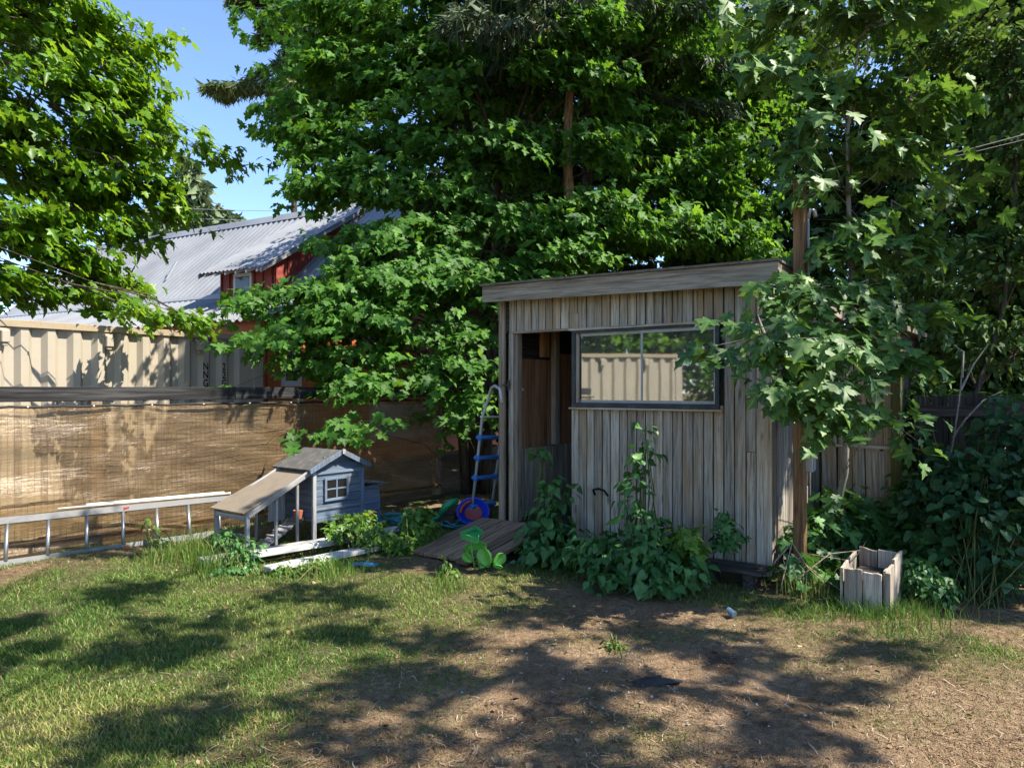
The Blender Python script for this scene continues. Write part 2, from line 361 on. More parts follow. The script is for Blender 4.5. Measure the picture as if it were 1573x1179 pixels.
def raw_mesh(name, V, Fc, mat, rnd=None, lv=None, parent=None, o=(0, 0, 0)):
    """V (n,3), Fc (m,k) constant-size faces"""
    me = bpy.data.meshes.new(name); o = np.array(parent.location if parent is not None else o, float)
    V = V - o; me.vertices.add(len(V)); me.vertices.foreach_set('co', V.astype('f').ravel())
    k = Fc.shape[1]; me.loops.add(Fc.size); me.loops.foreach_set('vertex_index', Fc.astype('i').ravel())
    me.polygons.add(len(Fc)); me.polygons.foreach_set('loop_start', np.arange(0, Fc.size, k, dtype='i'))
    me.materials.append(mat)
    if rnd is not None: a = me.attributes.new('rnd', 'FLOAT', 'POINT'); a.data.foreach_set('value', rnd.astype('f'))
    if lv is not None: a = me.attributes.new('lv', 'FLOAT_VECTOR', 'POINT'); a.data.foreach_set('vector', lv.astype('f').ravel())
    me.update(calc_edges=True); ob = bpy.data.objects.new(name, me); COL.objects.link(ob); ob['org'] = tuple(o)
    if parent is not None: ob.parent = parent
    else: ob.location = o
    return ob

# ------------------------------------------------------------------ leaves
def sym(half, centre, fold=.25, droop=.25):
    """outline from half profile (base .. tip), fan about centre; folded and drooping"""
    pts = [(0, 0)] + half + [(0, 1)] + [(-x, y) for x, y in half[::-1]]
    V = np.array([(centre[0], centre[1], 0)] + [(x, y, 0) for x, y in pts], float)
    V[:, 2] = fold * np.abs(V[:, 0]) - droop * np.clip(V[:, 1], 0, 1) ** 2 - .1 * V[:, 0] ** 2
    n = len(pts); return V, np.array([(0, 1 + i, 1 + (i + 1) % n) for i in range(n)])
T_MAPLE = sym([(.10, -.06), (.40, -.10), (.36, .03), (.27, .13), (.50, .18), (.66, .40), (.46, .41), (.44, .50), (.20, .44), (.24, .62), (.33, .70), (.15, .78)], (0, .22), .18, .28)
T_MAPLE_LO = sym([(.10, -.05), (.45, -.02), (.27, .16), (.66, .42), (.22, .46), (.26, .72)], (0, .24), .18, .28)
T_OVATE = sym([(.2, .12), (.33, .4), (.24, .72)], (0, .45), .3, .3)
T_HEART = sym([(.2, -.1), (.42, .05), (.44, .3), (.24, .66)], (0, .25), .2, .3)
T_ROUND = sym([(.24, .03), (.40, .25), (.40, .55), (.22, .85)], (0, .45), .22, .25)
T_TUFT = sym([(.05, .2), (.10, .5), (.05, .8)], (0, .5), .1, .5)

def unit(a): return a / np.maximum(np.linalg.norm(a, axis=-1, keepdims=True), 1e-9)
def leaves(name, tmpl, pos, tip, nrm, size, mat, rng, parent=None, rnd=None, o=(0, 0, 0)):
    TV, TF = tmpl; y = unit(tip); z = unit(nrm - y * np.sum(nrm * y, 1, keepdims=True)); x = np.cross(y, z)
    n = len(pos); k = len(TV)
    wv = 1 + .22 * rng.standard_normal((n, 1)).clip(-1.5, 1.5); dr = (1 + .8 * rng.standard_normal((n, 1)))
    V = pos[:, None, :] + size[:, None, None] * (x[:, None, :] * TV[None, :, 0:1] * wv[:, :, None] + y[:, None, :] * TV[None, :, 1:2] + z[:, None, :] * TV[None, :, 2:3] * dr[:, :, None])
    Fc = (TF[None] + (np.arange(n) * k)[:, None, None]).reshape(-1, 3)
    if rnd is None: rnd = rng.random(n)
    lv = np.tile(TV, (n, 1))
    return raw_mesh(name, V.reshape(-1, 3), Fc, mat, np.repeat(rnd, k), lv, parent, o)

def spray_leaves(rng, cen, out, nl, spread, size, flat=.35, droop=.6, sunb=.5):
    """cen (m,3) twig ends with outward dirs -> leaf arrays"""
    m = len(cen); idx = np.repeat(np.arange(m), nl); n = len(idx)
    off = rng.standard_normal((n, 3)) * spread; off[:, 2] *= flat
    pos = cen[idx] + off
    hd = out[idx] * .9 + unit(off) * .8 + rng.standard_normal((n, 3)) * .35; hd[:, 2] = 0; hd = unit(hd)
    dp = droop + .35 * rng.standard_normal(n)
    tip = hd.copy(); tip[:, 2] = -dp; tip = unit(tip)
    nrm = np.array([0, 0, 1.]) * .7 + hd * .4 + SUN * sunb + rng.standard_normal((n, 3)) * .42
    sz = size * (1 + .25 * rng.standard_normal(n)).clip(.45, 1.6)
    return pos, tip, unit(nrm), sz

def tree(name, label, cat, base, trunk, trad, blobs, leaf, mat, bark, size, seed, group=None, tmpl=T_MAPLE_LO,
         spr=18, clu=9, nl=6, spr_r=.45, spread=.10, flat=.35, droop=.6, part='crown', limbs=True, twigs=True, sunb=.5, lk=1., axes=False):
    """blobs: (centre xyz, radii xyz, weight)"""
    rng = np.random.default_rng(seed); root = empty(name, base, label, cat, group)
    tm = MB(); tm.tube(trunk, trad, 10); tm.build('trunk', bark, root, smooth=True)
    br = MB(); tk = np.array(trunk, float); PO = []
    for c, rad, wgt in blobs:
        c = np.array(c, float); rad = np.array(rad, float)
        low = tk[np.argmin(np.linalg.norm(tk - (c - np.array([0, 0, .6])), axis=1))]
        mid = (low + c) / 2 + np.array([0, 0, .12 * np.linalg.norm(c - low)]) + rng.standard_normal(3) * .08
        k_ = min(1., max(.2, (rad[0] - .1) * 1.1)) * lk
        if limbs: br.tube([low, low * .6 + mid * .4, mid, mid * .4 + c * .6, c], [q_ * k_ for q_ in (.05, .042, .034, .026, .014)], 5, cap=False)
        vol = (rad[0] * rad[1] * rad[2]) ** (1 / 3.)
        ns = max(2, int(spr * wgt * vol ** 1.9))
        d = unit(rng.standard_normal((ns, 3))); rr = rng.random(ns) ** .38
        q_ = d * rr[:, None] * rad; sc = c + (q_ if not axes else np.stack([q_[:, 0] * RT[0] + q_[:, 1] * LK[0], q_[:, 0] * RT[1] + q_[:, 1] * LK[1], q_[:, 2]], 1))
        for i in range(ns):
            o_ = unit((sc[i] - tk[-1] * .3 - low * .7)); o_[2] *= .3; o_ = unit(o_)
            if limbs:
                a = mid * .35 + c * .65 if rng.random() < .5 else c
                br.tube([a, (a + sc[i]) / 2 + rng.standard_normal(3) * .06 + np.array([0, 0, .05]), sc[i]], [.013, .009, .005], 4, cap=False)
            nc = max(3, int(clu * rng.uniform(.6, 1.3)))
            q = rng.standard_normal((nc, 3)) * spr_r * rng.uniform(.7, 1.2) * .6
            tilt = -.25 * (q @ o_); q[:, 2] = q[:, 2] * .28 + tilt
            cc = sc[i] + q
            if twigs:
                for j in range(0, nc, 2): br.tube([sc[i], cc[j]], [.004, .002], 3, cap=False)
            PO.append((cc, np.repeat(o_[None], nc, 0)))
    if br.v: br.build('branches', bark, root, smooth=True)
    cen = np.concatenate([p for p, _ in PO]); out = np.concatenate([q for _, q in PO])
    pos, tip, nrm, sz = spray_leaves(rng, cen, out, nl, spread, size, flat, droop, sunb)
    leaves(part, tmpl, pos, tip, nrm, sz, mat, rng, root)
    print(name, 'leaves', len(pos)); return root
def PB(px, py, d, rx, ry, rd, wgt=1.):
    """a foliage mass centred where the photo shows it: radii from its apparent size"""
    ex = rx / F * d * .75 + rd * .25; ez = ry / F * d; v0 = (ex * ex * ez) ** (1 / 3.)
    ex2 = max(ex - .22, ex * .35, .08); ez2 = max(ez - .12, ez * .4, .05); v1 = (ex2 * ex2 * ez2) ** (1 / 3.)
    return (P(px, py, d), (ex2, ex2, ez2), wgt * (v0 / v1) ** 1.9)

def bush(name, label, cat, base, blobs, tmpl, mat, stem, size, seed, n, spread=.05, nl=3, droop=.5, group=None, stems=6, flat=.7, part='foliage', sunb=.35):
    rng = np.random.default_rng(seed); root = empty(name, base, label, cat, group); st = MB(); base = np.array(base, float)
    cs = []; os_ = []
    tot = sum((r[0] * r[1] * r[2]) ** .667 for _, r in blobs)
    for c, r in blobs:
        c = np.array(c, float); r = np.array(r, float); m = max(3, int(n * (r[0] * r[1] * r[2]) ** .667 / tot))
        d = unit(rng.standard_normal((m, 3))) * rng.random((m, 1)) ** .4; q = c + d * r; q[:, 2] = np.maximum(q[:, 2], gz(q[:, 0], q[:, 1]) + .03)
        cs.append(q); dd = d.copy(); dd[:, 2] = 0; os_.append(unit(dd + 1e-3))
        for i in range(stems):
            e = q[rng.integers(m)]; b = base + np.array([*(rng.standard_normal(2) * .08), 0.]); b = b * .5 + np.array([e[0], e[1], 0]) * .5 if r[0] > .35 else b
            b[2] = gz(b[0], b[1]) - .01
            st.tube([b, b * .5 + e * .5 + rng.standard_normal(3) * .03 + [0, 0, .05], e], [.006, .005, .002], 4, cap=False)
    cen = np.concatenate(cs); out = np.concatenate(os_)
    for i in range(0, len(cen), 5):
        e = cen[i]; st.tube([e - np.array([*(out[i, :2] * .09), .12]), e], [.003, .0015], 3, cap=False)
    st.build('stems', stem, root, smooth=True)
    p, t, nn, s_ = spray_leaves(rng, cen, out, nl, spread, size, flat, droop, sunb)
    leaves(part, tmpl, p, t, nn, s_, mat, rng, root); return root

# ================================================================== ground
def ground():
    fx = np.concatenate([[-250, -120, -60, -30, -15, -8, -4], np.arange(-2, 9.01, .045), [9.5, 10.5, 12, 15, 20, 30, 50, 90, 160, 300]])
    fy = np.concatenate([[-250, -120, -60, -30, -15, -8, -4], np.arange(-2, 8.01, .045), [8.5, 9.5, 11, 14, 20, 30, 50, 90, 160, 300]])
    X, Y = np.meshgrid(fx, fy, indexing='ij'); Z = gz(X, Y)
    rng = np.random.default_rng(3)
    inn = (np.abs(X - 3.5) < 5.4) & (np.abs(Y - 3) < 4.9)
    Z = Z + inn * rng.standard_normal(X.shape) * .0035
    V = np.stack([X, Y, Z], -1).reshape(-1, 3); nx, ny = X.shape
    i, j = np.meshgrid(np.arange(nx - 1), np.arange(ny - 1), indexing='ij'); a = (i * ny + j).ravel()
    Fc = np.stack([a, a + ny, a + ny + 1, a + 1], 1)
    ob = raw_mesh('ground', V, Fc, M['ground']); me = ob.data
    at = me.attributes.new('grass', 'FLOAT', 'POINT'); at.data.foreach_set('value', grassy(V[:, 0], V[:, 1]).astype('f'))
    me.polygons.foreach_set('use_smooth', [True] * len(me.polygons)); tag(ob, kind='structure', label='yard of patchy lawn and bare dirt')
def cam_uv(x, y):
    d = x * LK[0] + y * LK[1]; r = x * RT[0] + y * RT[1]; return d, r
def vn(x, y, s):
    return (np.sin(x * s + 1.3 * np.sin(y * s * .7 + 1)) + np.sin(y * s * 1.2 + 1.7 * np.sin(x * s * .6 + 2)) + .6 * np.sin((x + y) * s * 2.1)) / 2.6
def grassy(x, y):
    """0 bare dirt .. 1 lawn"""
    x = np.asarray(x, float); y = np.asarray(y, float)
    lawn = 1 / (1 + np.exp(-(y - 3.05 - .35 * vn(x, y, 1.3) - .25 * (x - 3)) * 3.2))      # lawn fills the west half
    strip = np.exp(-((x - 5.35) / .38) ** 2) * (y > 1.2) * (y < 4.2)                     # band along the shed
    right = np.exp(-(((x - 4.9) / .5) ** 2 + ((y - .8) / .9) ** 2)) * .55
    front = np.exp(-(((x - 1.4) / .8) ** 2 + ((y - .3) / 1.2) ** 2)) * .5
    g = np.maximum.reduce([lawn, strip * .7, right, front])
    bare = np.exp(-((y - 6.75) / .3) ** 2) * .75 + np.exp(-(((x - 5.0) / .7) ** 2 + ((y - 4.5) / .5) ** 2)) * .9 + (y > 7.4) * .6
    return np.clip(np.maximum(g - bare + .22 * vn(x, y, 5.1) - .05, .22 * np.clip(vn(x + 3, y, 3.7) + .1, 0, 1)), 0, 1)
ground()

def grass():
    rng = np.random.default_rng(11)
    n = 420000
    # denser near the camera, where it shows largest
    d = 2.6 + (9.2 - 2.6) * rng.random(n) ** 1.25; r = (rng.random(n) * 2 - 1) * .76 * d
    x = d * LK[0] + r * RT[0]; y = d * LK[1] + r * RT[1]
    g = grassy(x, y) * (1 + .5 * vn(x, y, 9)) ** 1.5
    keep = (rng.random(n) < g * .95) & ~((x > 5.9) & (y > 1.85) & (y < 4.66)) & ~((x > 4.35) & (y > 3.9) & (y < 4.7)) & (y < 7.5)
    x = x[keep]; y = y[keep]; g = g[keep]; n = len(x)
    tall = np.exp(-((x - 5.45) / .3) ** 2) * (y < 4.2) + .9 * np.exp(-(((x - 5.2) / .35) ** 2 + ((y - .95) / .5) ** 2)) + .9 * np.exp(-(((x - 4.) / .8) ** 2 + ((y - 6.3) / .35) ** 2))
    h = (.018 + .020 * rng.random(n) ** 2) * (1 + 1.5 * tall * rng.random(n)) * (.5 + .6 * np.clip(g, 0, 1))
    wd = .0016 + .0016 * rng.random(n)
    a = rng.random(n) * 2 * np.pi; lean = h * (.35 + .8 * rng.random(n)); b = rng.random(n) * 2 * np.pi
    p = np.stack([x, y, gz(x, y) - .004], 1); s = np.stack([np.cos(a), np.sin(a), 0 * a], 1) * wd[:, None]; l = np.stack([np.cos(b), np.sin(b), 0 * b], 1) * lean[:, None]
    up = np.stack([0 * h, 0 * h, h], 1)
    m = p + l * .35 + up * .6
    V = np.stack([p - s, p + s, m - s * .8, m + s * .8, p + l + up], 1).reshape(-1, 3)
    f = np.array([(0, 1, 3), (0, 3, 2), (2, 3, 4)]); Fc = (f[None] + (np.arange(n) * 5)[:, None, None]).reshape(-1, 3)
    rn = np.clip(.45 * rng.random(n) + .28 + .25 * vn(x, y, 1.9) + .4 * (rng.random(n) < .12), 0, 1)
    lv = np.tile(np.array([(0, 0, 0), (0, 0, 0), (0, .6, 0), (0, .6, 0), (0, 1, 0)]), (n, 1))
    ob = raw_mesh('lawn_grass', V, Fc, M['grass'], np.repeat(rn, 5), lv); tag(ob, 'short patchy lawn grass, greener at the left and worn away at the right', 'grass', kind='stuff'); print('grass', n)
    # dry needles, twigs, clippings
    n = 60000; d = 2.6 + 7 * rng.random(n) ** 1.4; r = (rng.random(n) * 2 - 1) * .76 * d
    x = d * LK[0] + r * RT[0]; y = d * LK[1] + r * RT[1]; g = grassy(x, y)
    k = (rng.random(n) < (.25 + .75 * (1 - g)) * np.clip(.75 + .5 * vn(x, y, 3.3), .1, 1)) & ~((x > 5.9) & (y > 1.85) & (y < 4.66)); x = x[k]; y = y[k]; n = len(x)
    a = rng.random(n) * np.pi * 2; L = .008 + .036 * rng.random(n) ** 2.5; wd = .0008 + .0014 * rng.random(n); z = gz(x, y) + .003 + .006 * rng.random(n)
    p = np.stack([x, y, z], 1); t = np.stack([np.cos(a), np.sin(a), .2 * rng.standard_normal(n)], 1) * L[:, None]; s = np.stack([-np.sin(a), np.cos(a), 0 * a], 1) * wd[:, None]
    bend = s / wd[:, None] * (L * .25 * rng.standard_normal(n))[:, None]
    V = np.stack([p - t - s, p - t + s, p + bend - s, p + bend + s, p + t - s, p + t + s], 1); V[:, 2:4, 2] += .003
    V = V.reshape(-1, 3); f = np.array([(0, 1, 3, 2), (2, 3, 5, 4)]); Fc = (f[None] + (np.arange(n) * 6)[:, None, None]).reshape(-1, 4)
    ob = raw_mesh('dry_litter', V, Fc, M['litter'], np.repeat(rng.random(n), 6)); tag(ob, 'dry brown needles and twigs scattered over the dirt', 'litter', kind='stuff')
    # fallen brown leaves, mostly on the bare dirt
    n = 520; d = 2.8 + 5.6 * rng.random(n); r = (rng.random(n) * 2 - .75) * .62 * d; x = d * LK[0] + r * RT[0]; y = d * LK[1] + r * RT[1]
    k = ~((x > 5.85) & (y > 1.8) & (y < 4.7)) & (y < 7.2); x = x[k]; y = y[k]; n = len(x); a = rng.random(n) * 6.28
    pos = np.stack([x, y, gz(x, y) + .006], 1); tip = np.stack([np.cos(a), np.sin(a), .15 * rng.standard_normal(n)], 1); nm = np.stack([.35 * rng.standard_normal(n), .35 * rng.standard_normal(n), np.ones(n)], 1)
    ob = leaves('fallen_leaves', T_OVATE, pos, tip, nm, .018 + .03 * rng.random(n), M['litter'], rng); tag(ob, 'small dry brown leaves fallen on the yard', 'leaves', kind='stuff')
    # clods of soil
    n = 2600; d = 2.7 + 4.6 * rng.random(n) ** 1.3; r = (rng.random(n) * 2 - .8) * .68 * d; x = d * LK[0] + r * RT[0]; y = d * LK[1] + r * RT[1]
    k = (rng.random(n) < (1 - grassy(x, y)) * np.clip(.55 + .7 * vn(x, y, 2.6), .05, 1)) & ~((x > 5.85) & (y > 1.8) & (y < 4.7)) & (y < 7.2); x = x[k]; y = y[k]; n = len(x)
    O8 = np.array([(1, 0, 0), (.3, .95, 0), (-.8, .5, 0), (-.7, -.6, 0), (.4, -.9, 0), (.1, .1, .8)]); F8 = np.array([(0, 1, 5), (1, 2, 5), (2, 3, 5), (3, 4, 5), (4, 0, 5)])
    V = O8[None] * (1 + .35 * rng.standard_normal((n, 6, 1))) * (.003 + .013 * rng.random(n) ** 3)[:, None, None]; V = V + np.stack([x, y, gz(x, y) + .001], 1)[:, None]
    ob = raw_mesh('soil_clods', V.reshape(-1, 3), (F8[None] + (np.arange(n) * 6)[:, None, None]).reshape(-1, 3), M['ground']); ob.data.attributes.new('grass', 'FLOAT', 'POINT'); tag(ob, 'small crumbs of soil over the bare dirt', 'soil crumbs', kind='stuff')
    # pale chips
    ch = MB(); R = random.Random(5)
    for i in range(150):
        if R.random() < .75: q = G(R.gauss(1010, 150), R.uniform(950, 1120))
        else: q = G(R.uniform(60, 1540), R.uniform(900, 1150))
        s_ = R.uniform(.003, .011); z = float(gz(q[0], q[1])); Rm = Matrix.Rotation(R.random() * 6, 3, 'Z') @ Matrix.Rotation(R.uniform(-.4, .4), 3, 'X')
        vs = []
        for a in range(5): vs.append((s_ * R.uniform(.7, 1.4) * math.cos(a * 1.257), s_ * R.uniform(.6, 1.1) * math.sin(a * 1.257), 0))
        vs = [Rm @ Vector(v) + Vector((q[0], q[1], z + .001)) for v in vs] + [Rm @ (Vector(v) * .6) + Vector((q[0], q[1], z + .001 + s_ * .5)) for v in vs]
        ch.add(vs, [(5, 6, 7, 8, 9)] + [(a, (a + 1) % 5, (a + 1) % 5 + 5, a + 5) for a in range(5)])
    tag(ch.build('pale_stone_chips', M['stone']), 'small whitish stone chips strewn across the bare dirt', 'stone chips', kind='stuff')
grass()

# ================================================================== shed
XF = 5.93; Y0 = 1.878; Y1 = 4.637; XB = 8.2
WY0, WY1, WZ0, WZ1 = 2.33, 3.712, 1.43, 2.066        # window
DY0, DY1, DZ = 3.76, 4.475, 2.12                     # doorway
FLOOR = .20
def ztop(x, y=None):                                 # underside of the roof over the walls
    return 2.47 - .06 * (x - XF)
def shed():
    S = empty('shed', (XF, Y0, 0), 'weathered grey plank shed with a flat roof, open doorway and wide sliding window', 'shed')
    R = random.Random(21); fw = MB()
    # front boards, split round the openings
    y = Y0 + .115; edges = [y]
    while y < Y1 - .16: y += R.uniform(.082, .10); edges.append(min(y, Y1 - .07))
    for a, b in zip(edges[:-1], edges[1:]):
        segs = [(.10, ztop(XF) + .01)]
        mid = (a + b) / 2
        if WY0 - .03 < mid < WY1 + .03: segs = [(.10, WZ0 - .02), (WZ1 + .03, ztop(XF) + .01)]
        if DY0 - .02 < mid < DY1 + .02: segs = [(DZ, ztop(XF) + .01)]
        out = []
        for (z0, z1) in segs:
            if z1 - z0 > 1.6 and R.random() < .25 or (z0 < .2 and z1 < 1.5 and mid < WY1 and R.random() < .0): out += [(z0, 1.03), (1.034, z1)]
            else: out.append((z0, z1))
        for (z0, z1) in out:
            dx = R.uniform(-.0035, .0035); z0 = z0 + (R.uniform(-.025, .02) if z0 < .2 else 0)
            c = Vector((XF + .01 + dx, mid, (z0 + z1) / 2)); Rm = Matrix.Rotation(R.uniform(-.0015, .0015), 3, 'X')
            fw.box(c, (.02, b - a - R.uniform(.008, .014), z1 - z0), Rm)
            for zn in (.24, .78, 1.32, 1.86, 2.38):
                if z0 + .03 < zn < z1 - .03 and R.random() < .8:
                    yn = mid + R.uniform(-.02, .02); zn += R.uniform(-.015, .015); fw.box((c.x - .0105, yn, zn), (.003, .006, .006), m=1)
    # sill strip of trim pieces beside the door
    f = fw.build('front_wall', [M['siding'], M['rust']], S, bevel=.0022)
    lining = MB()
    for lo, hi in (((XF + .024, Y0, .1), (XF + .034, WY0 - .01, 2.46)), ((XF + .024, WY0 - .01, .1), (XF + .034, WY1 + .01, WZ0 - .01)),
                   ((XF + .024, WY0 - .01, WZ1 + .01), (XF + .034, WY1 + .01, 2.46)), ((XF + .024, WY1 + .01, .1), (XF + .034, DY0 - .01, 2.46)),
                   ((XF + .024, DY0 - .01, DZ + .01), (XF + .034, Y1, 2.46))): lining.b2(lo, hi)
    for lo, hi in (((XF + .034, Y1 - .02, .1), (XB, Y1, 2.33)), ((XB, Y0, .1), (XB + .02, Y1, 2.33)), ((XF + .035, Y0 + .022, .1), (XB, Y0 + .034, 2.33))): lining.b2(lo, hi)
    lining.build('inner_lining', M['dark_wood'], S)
    # corner boards and door trim
    t = MB(); t.b2((XF - .018, Y0 - .012, .04), (XF + .006, Y0 + .108, ztop(XF) + .005)); t.build('corner_board', M['siding'], S, bevel=.003)
    t = MB(); t.b2((XF - .014, Y1 - .062, FLOOR - .02), (XF + .02, Y1 + .012, ztop(XF) + .005)); t.build('corner_board', M['trim'], S, bevel=.003)
    t = MB(); t.b2((XF - .004, DY1 - .004, FLOOR - .02), (XF + .09, DY1 + .05, DZ)); t.build('door_jamb', M['siding'], S, bevel=.002)
    t = MB(); t.b2((XF + .02, DY1 - .045, FLOOR), (XF + .10, DY1 - .004, DZ - .002)); t.build('door_jamb', M['trim'], S, bevel=.002)
    t = MB(); t.b2((XF - .012, DY0 - .075, .1), (XF + .0, DY0 + .0, WZ1 + .2)); t.build('door_jamb', M['siding'], S, bevel=.002)
    t = MB(); t.b2((XF - .012, DY0, DZ - .01), (XF + .06, DY1 + .03, DZ + .012)); t.build('door_head', M['trim'], S, bevel=.002)
    h = MB(); h.b2((XF - .022, DY1 + .02, 1.58), (XF - .013, DY1 + .12, 1.60)); h.b2((XF - .024, DY1 + .03, 1.54), (XF - .012, DY1 + .05, 1.64)); h.build('hinge', M['rust'], S)
    h = MB(); hy = onX(924, 760, XF)[1]; h.tube([(XF - .005, hy + .07, .56), (XF - .05, hy + .06, .61), (XF - .055, hy, .625), (XF - .05, hy - .06, .61), (XF - .005, hy - .07, .56)], .010, 8); h.build('handle', M['black'], S, smooth=True)
    # window
    W = MB(); fx = XF - .035
    W.b2((fx, WY0 - .036, WZ0 - .055), (XF + .03, WY1 + .036, WZ0 - .012)); W.b2((fx, WY0 - .036, WZ1 + .012), (XF + .03, WY1 + .036, WZ1 + .036))
    W.b2((fx + .002, WY0 - .036, WZ0 - .012), (XF + .03, WY0 - .0, WZ1 + .012)); W.b2((fx + .002, WY1 + .0, WZ0 - .012), (XF + .03, WY1 + .036, WZ1 + .012))
    wf = W.build('window', M['frame'], S, bevel=.002)
    ym = onX(987, 560, XF)[1]
    s_ = MB()
    def sash(y0, y1, x, wd):
        s_.b2((x, y0, WZ0 - .01), (x + .02, y1, WZ0 + wd)); s_.b2((x, y0, WZ1 - wd), (x + .02, y1, WZ1 + .012)); s_.b2((x, y0, WZ0 + wd), (x + .02, y0 + wd, WZ1 - wd)); s_.b2((x, y1 - wd, WZ0 + wd), (x + .02, y1, WZ1 - wd))
    sash(WY0 + .001, ym + .012, XF - .012, .016); sash(ym - .01, WY1 - .001, XF + .012, .016); s_.build('frame', M['frame_lt'], wf)
    g = MB(); g.b2((XF - .005, WY0 + .017, WZ0 + .016), (XF - .001, ym - .004, WZ1 - .016)); g.build('pane', M['glass'], wf)
    g = MB(); g.b2((XF + .020, ym + .006, WZ0 + .016), (XF + .024, WY1 - .017, WZ1 - .016)); g.build('pane', M['glass'], wf)
    sl = MB(); sl.b2((XF - .05, WY0 - .06, WZ0 - .072), (XF - .0, WY1 + .06, WZ0 - .055)); sl.b2((XF - .05, WY0 - .06, WZ1 + .036), (XF, WY1 + .06, WZ1 + .058)); sl.build('sill', M['siding'], wf, bevel=.002)
    # side wall: uneven boards with patched lower pieces
    sw = MB(); x = XF + .005
    while x < XB - .01:
        wd = R.uniform(.11, .17); x1 = min(x + wd, XB); zz = R.choice([.62, .66, .3, .0]) if x < 7.3 else 0
        top = ztop(x) ; parts = [(.05, top)]
        if zz: parts = [(zz + .006, top), (.06 + R.uniform(0, .05), zz)]
        for k, (z0, z1) in enumerate(parts):
            dy = R.uniform(-.006, .006) - .01 * k
            sw.box(((x + x1) / 2, Y0 + .01 + dy, (z0 + z1) / 2), (x1 - x - .008, .02, z1 - z0), Matrix.Rotation(R.uniform(-.012, .012), 3, 'Y'))
        x = x1
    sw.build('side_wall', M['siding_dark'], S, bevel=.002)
    # inside of the left wall: plywood, stud, low boards
    q = MB(); q.b2((XF + .13, 4.59, .90), (6.80, 4.603, 1.87)); q.build('plywood_panel', M['ply'], S)
    q = MB(); q.b2((6.90, 4.585, .90), (7.9, 4.60, 1.95)); q.build('plywood_panel', M['ply'], S)
    q = MB(); q.b2((6.80, 4.53, .93), (6.88, 4.60, 2.3)); q.build('stud', M['siding'], S); q = MB(); q.b2((6.6, 4.54, 1.9), (6.70, 4.61, 2.35)); q.build('stud', M['ply'], S)
    q = MB()
    for i in range(10): q.box((6.14 + .137 * i, 4.555 + R.uniform(-.003, .003), .56), (.128, .018, .72))
    q.build('low_board_partition', M['siding'], S, bevel=.002)
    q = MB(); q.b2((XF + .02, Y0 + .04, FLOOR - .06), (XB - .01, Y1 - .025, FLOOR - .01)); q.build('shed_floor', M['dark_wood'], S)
    # roof: deck slab, soffit boards, fascia
    rx0, rx1, ry0, ry1 = 5.73, XB + .15, 1.755, 4.715
    def rz(x, y): return 2.46 - .06 * (x - rx0) + .018 * (y - ry0)
    rf = MB()
    def slab(mb, x0, x1, y0, y1, a, b, **k):
        vs = [(x, y, rz(x, y) + h) for h in (a, b) for x, y in ((x0, y0), (x1, y0), (x1, y1), (x0, y1))]
        mb.add(vs, [(3, 2, 1, 0), (4, 5, 6, 7), (0, 1, 5, 4), (1, 2, 6, 5), (2, 3, 7, 6), (3, 0, 4, 7)], **k)
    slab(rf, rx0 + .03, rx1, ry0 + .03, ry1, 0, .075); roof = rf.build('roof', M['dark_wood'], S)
    sh = MB(); y = ry0 - .01
    while y < ry1 + .01:
        wd = R.uniform(.12, .34); slab(sh, rx0 - .022 - R.uniform(0, .006), rx1 + .02, y, min(y + wd - .004, ry1 + .02), .0765, .094 + R.uniform(0, .004)); y += wd
    sh.build('shingles', M['shingle'], roof)
    fa = MB()
    fa.add([(x, y, z) for x in (rx0 - .0, rx0 + .028) for y, z in ((ry0, rz(rx0, ry0) - .10), (ry1, rz(rx0, ry1) - .085), (ry1, rz(rx0, ry1) + .076), (ry0, rz(rx0, ry0) + .076))],
           [(0, 1, 2, 3), (7, 6, 5, 4), (0, 4, 5, 1), (1, 5, 6, 2), (2, 6, 7, 3), (3, 7, 4, 0)], [(p, q, 0) for x in (0, 1) for q, p in ((ry0, 0), (ry1, 0), (ry1, .17), (ry0, .17))])
    fa.build('fascia', M['fascia'], roof, bevel=.003)
    fa = MB()
    fa.add([(x, y, z) for y in (ry0 + .0, ry0 + .028) for x, z in ((rx0 + .03, rz(rx0, ry0) - .10), (rx1, rz(rx1, ry0) - .10), (rx1, rz(rx1, ry0) + .07), (rx0 + .03, rz(rx0, ry0) + .07))],
           [(0, 1, 2, 3), (7, 6, 5, 4), (0, 4, 5, 1), (1, 5, 6, 2), (2, 6, 7, 3), (3, 7, 4, 0)], [(p, q, 0) for x in (0, 1) for q, p in ((0, 0), (2.6, 0), (2.6, .17), (0, .17))])
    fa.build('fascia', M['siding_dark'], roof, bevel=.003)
    so = MB()
    yy = ry0 + .03
    while yy < ry1 - .02:
        so.b2((rx0 + .03, yy, rz(rx0, yy) - .028), (XF + .03, min(yy + .105, ry1), rz(rx0, yy) - .004)); yy += .11
    so.build('soffit', M['fascia'], roof)
    for i in range(6):
        so = MB(); xx = 6.0 + i * .4; so.b2((xx, ry0 + .03, rz(xx, ry0) - .09), (xx + .04, Y0, rz(xx, ry0) - .003)); so.build('rafter_end', M['siding_dark'], roof)
    # lean-to wing at the far side
    L = empty('lean_to', (7.4, 1.2, 0), 'patched grey plank lean-to behind the orange post, half hidden by maple leaves', 'lean-to')
    wl = MB(); y = 1.18
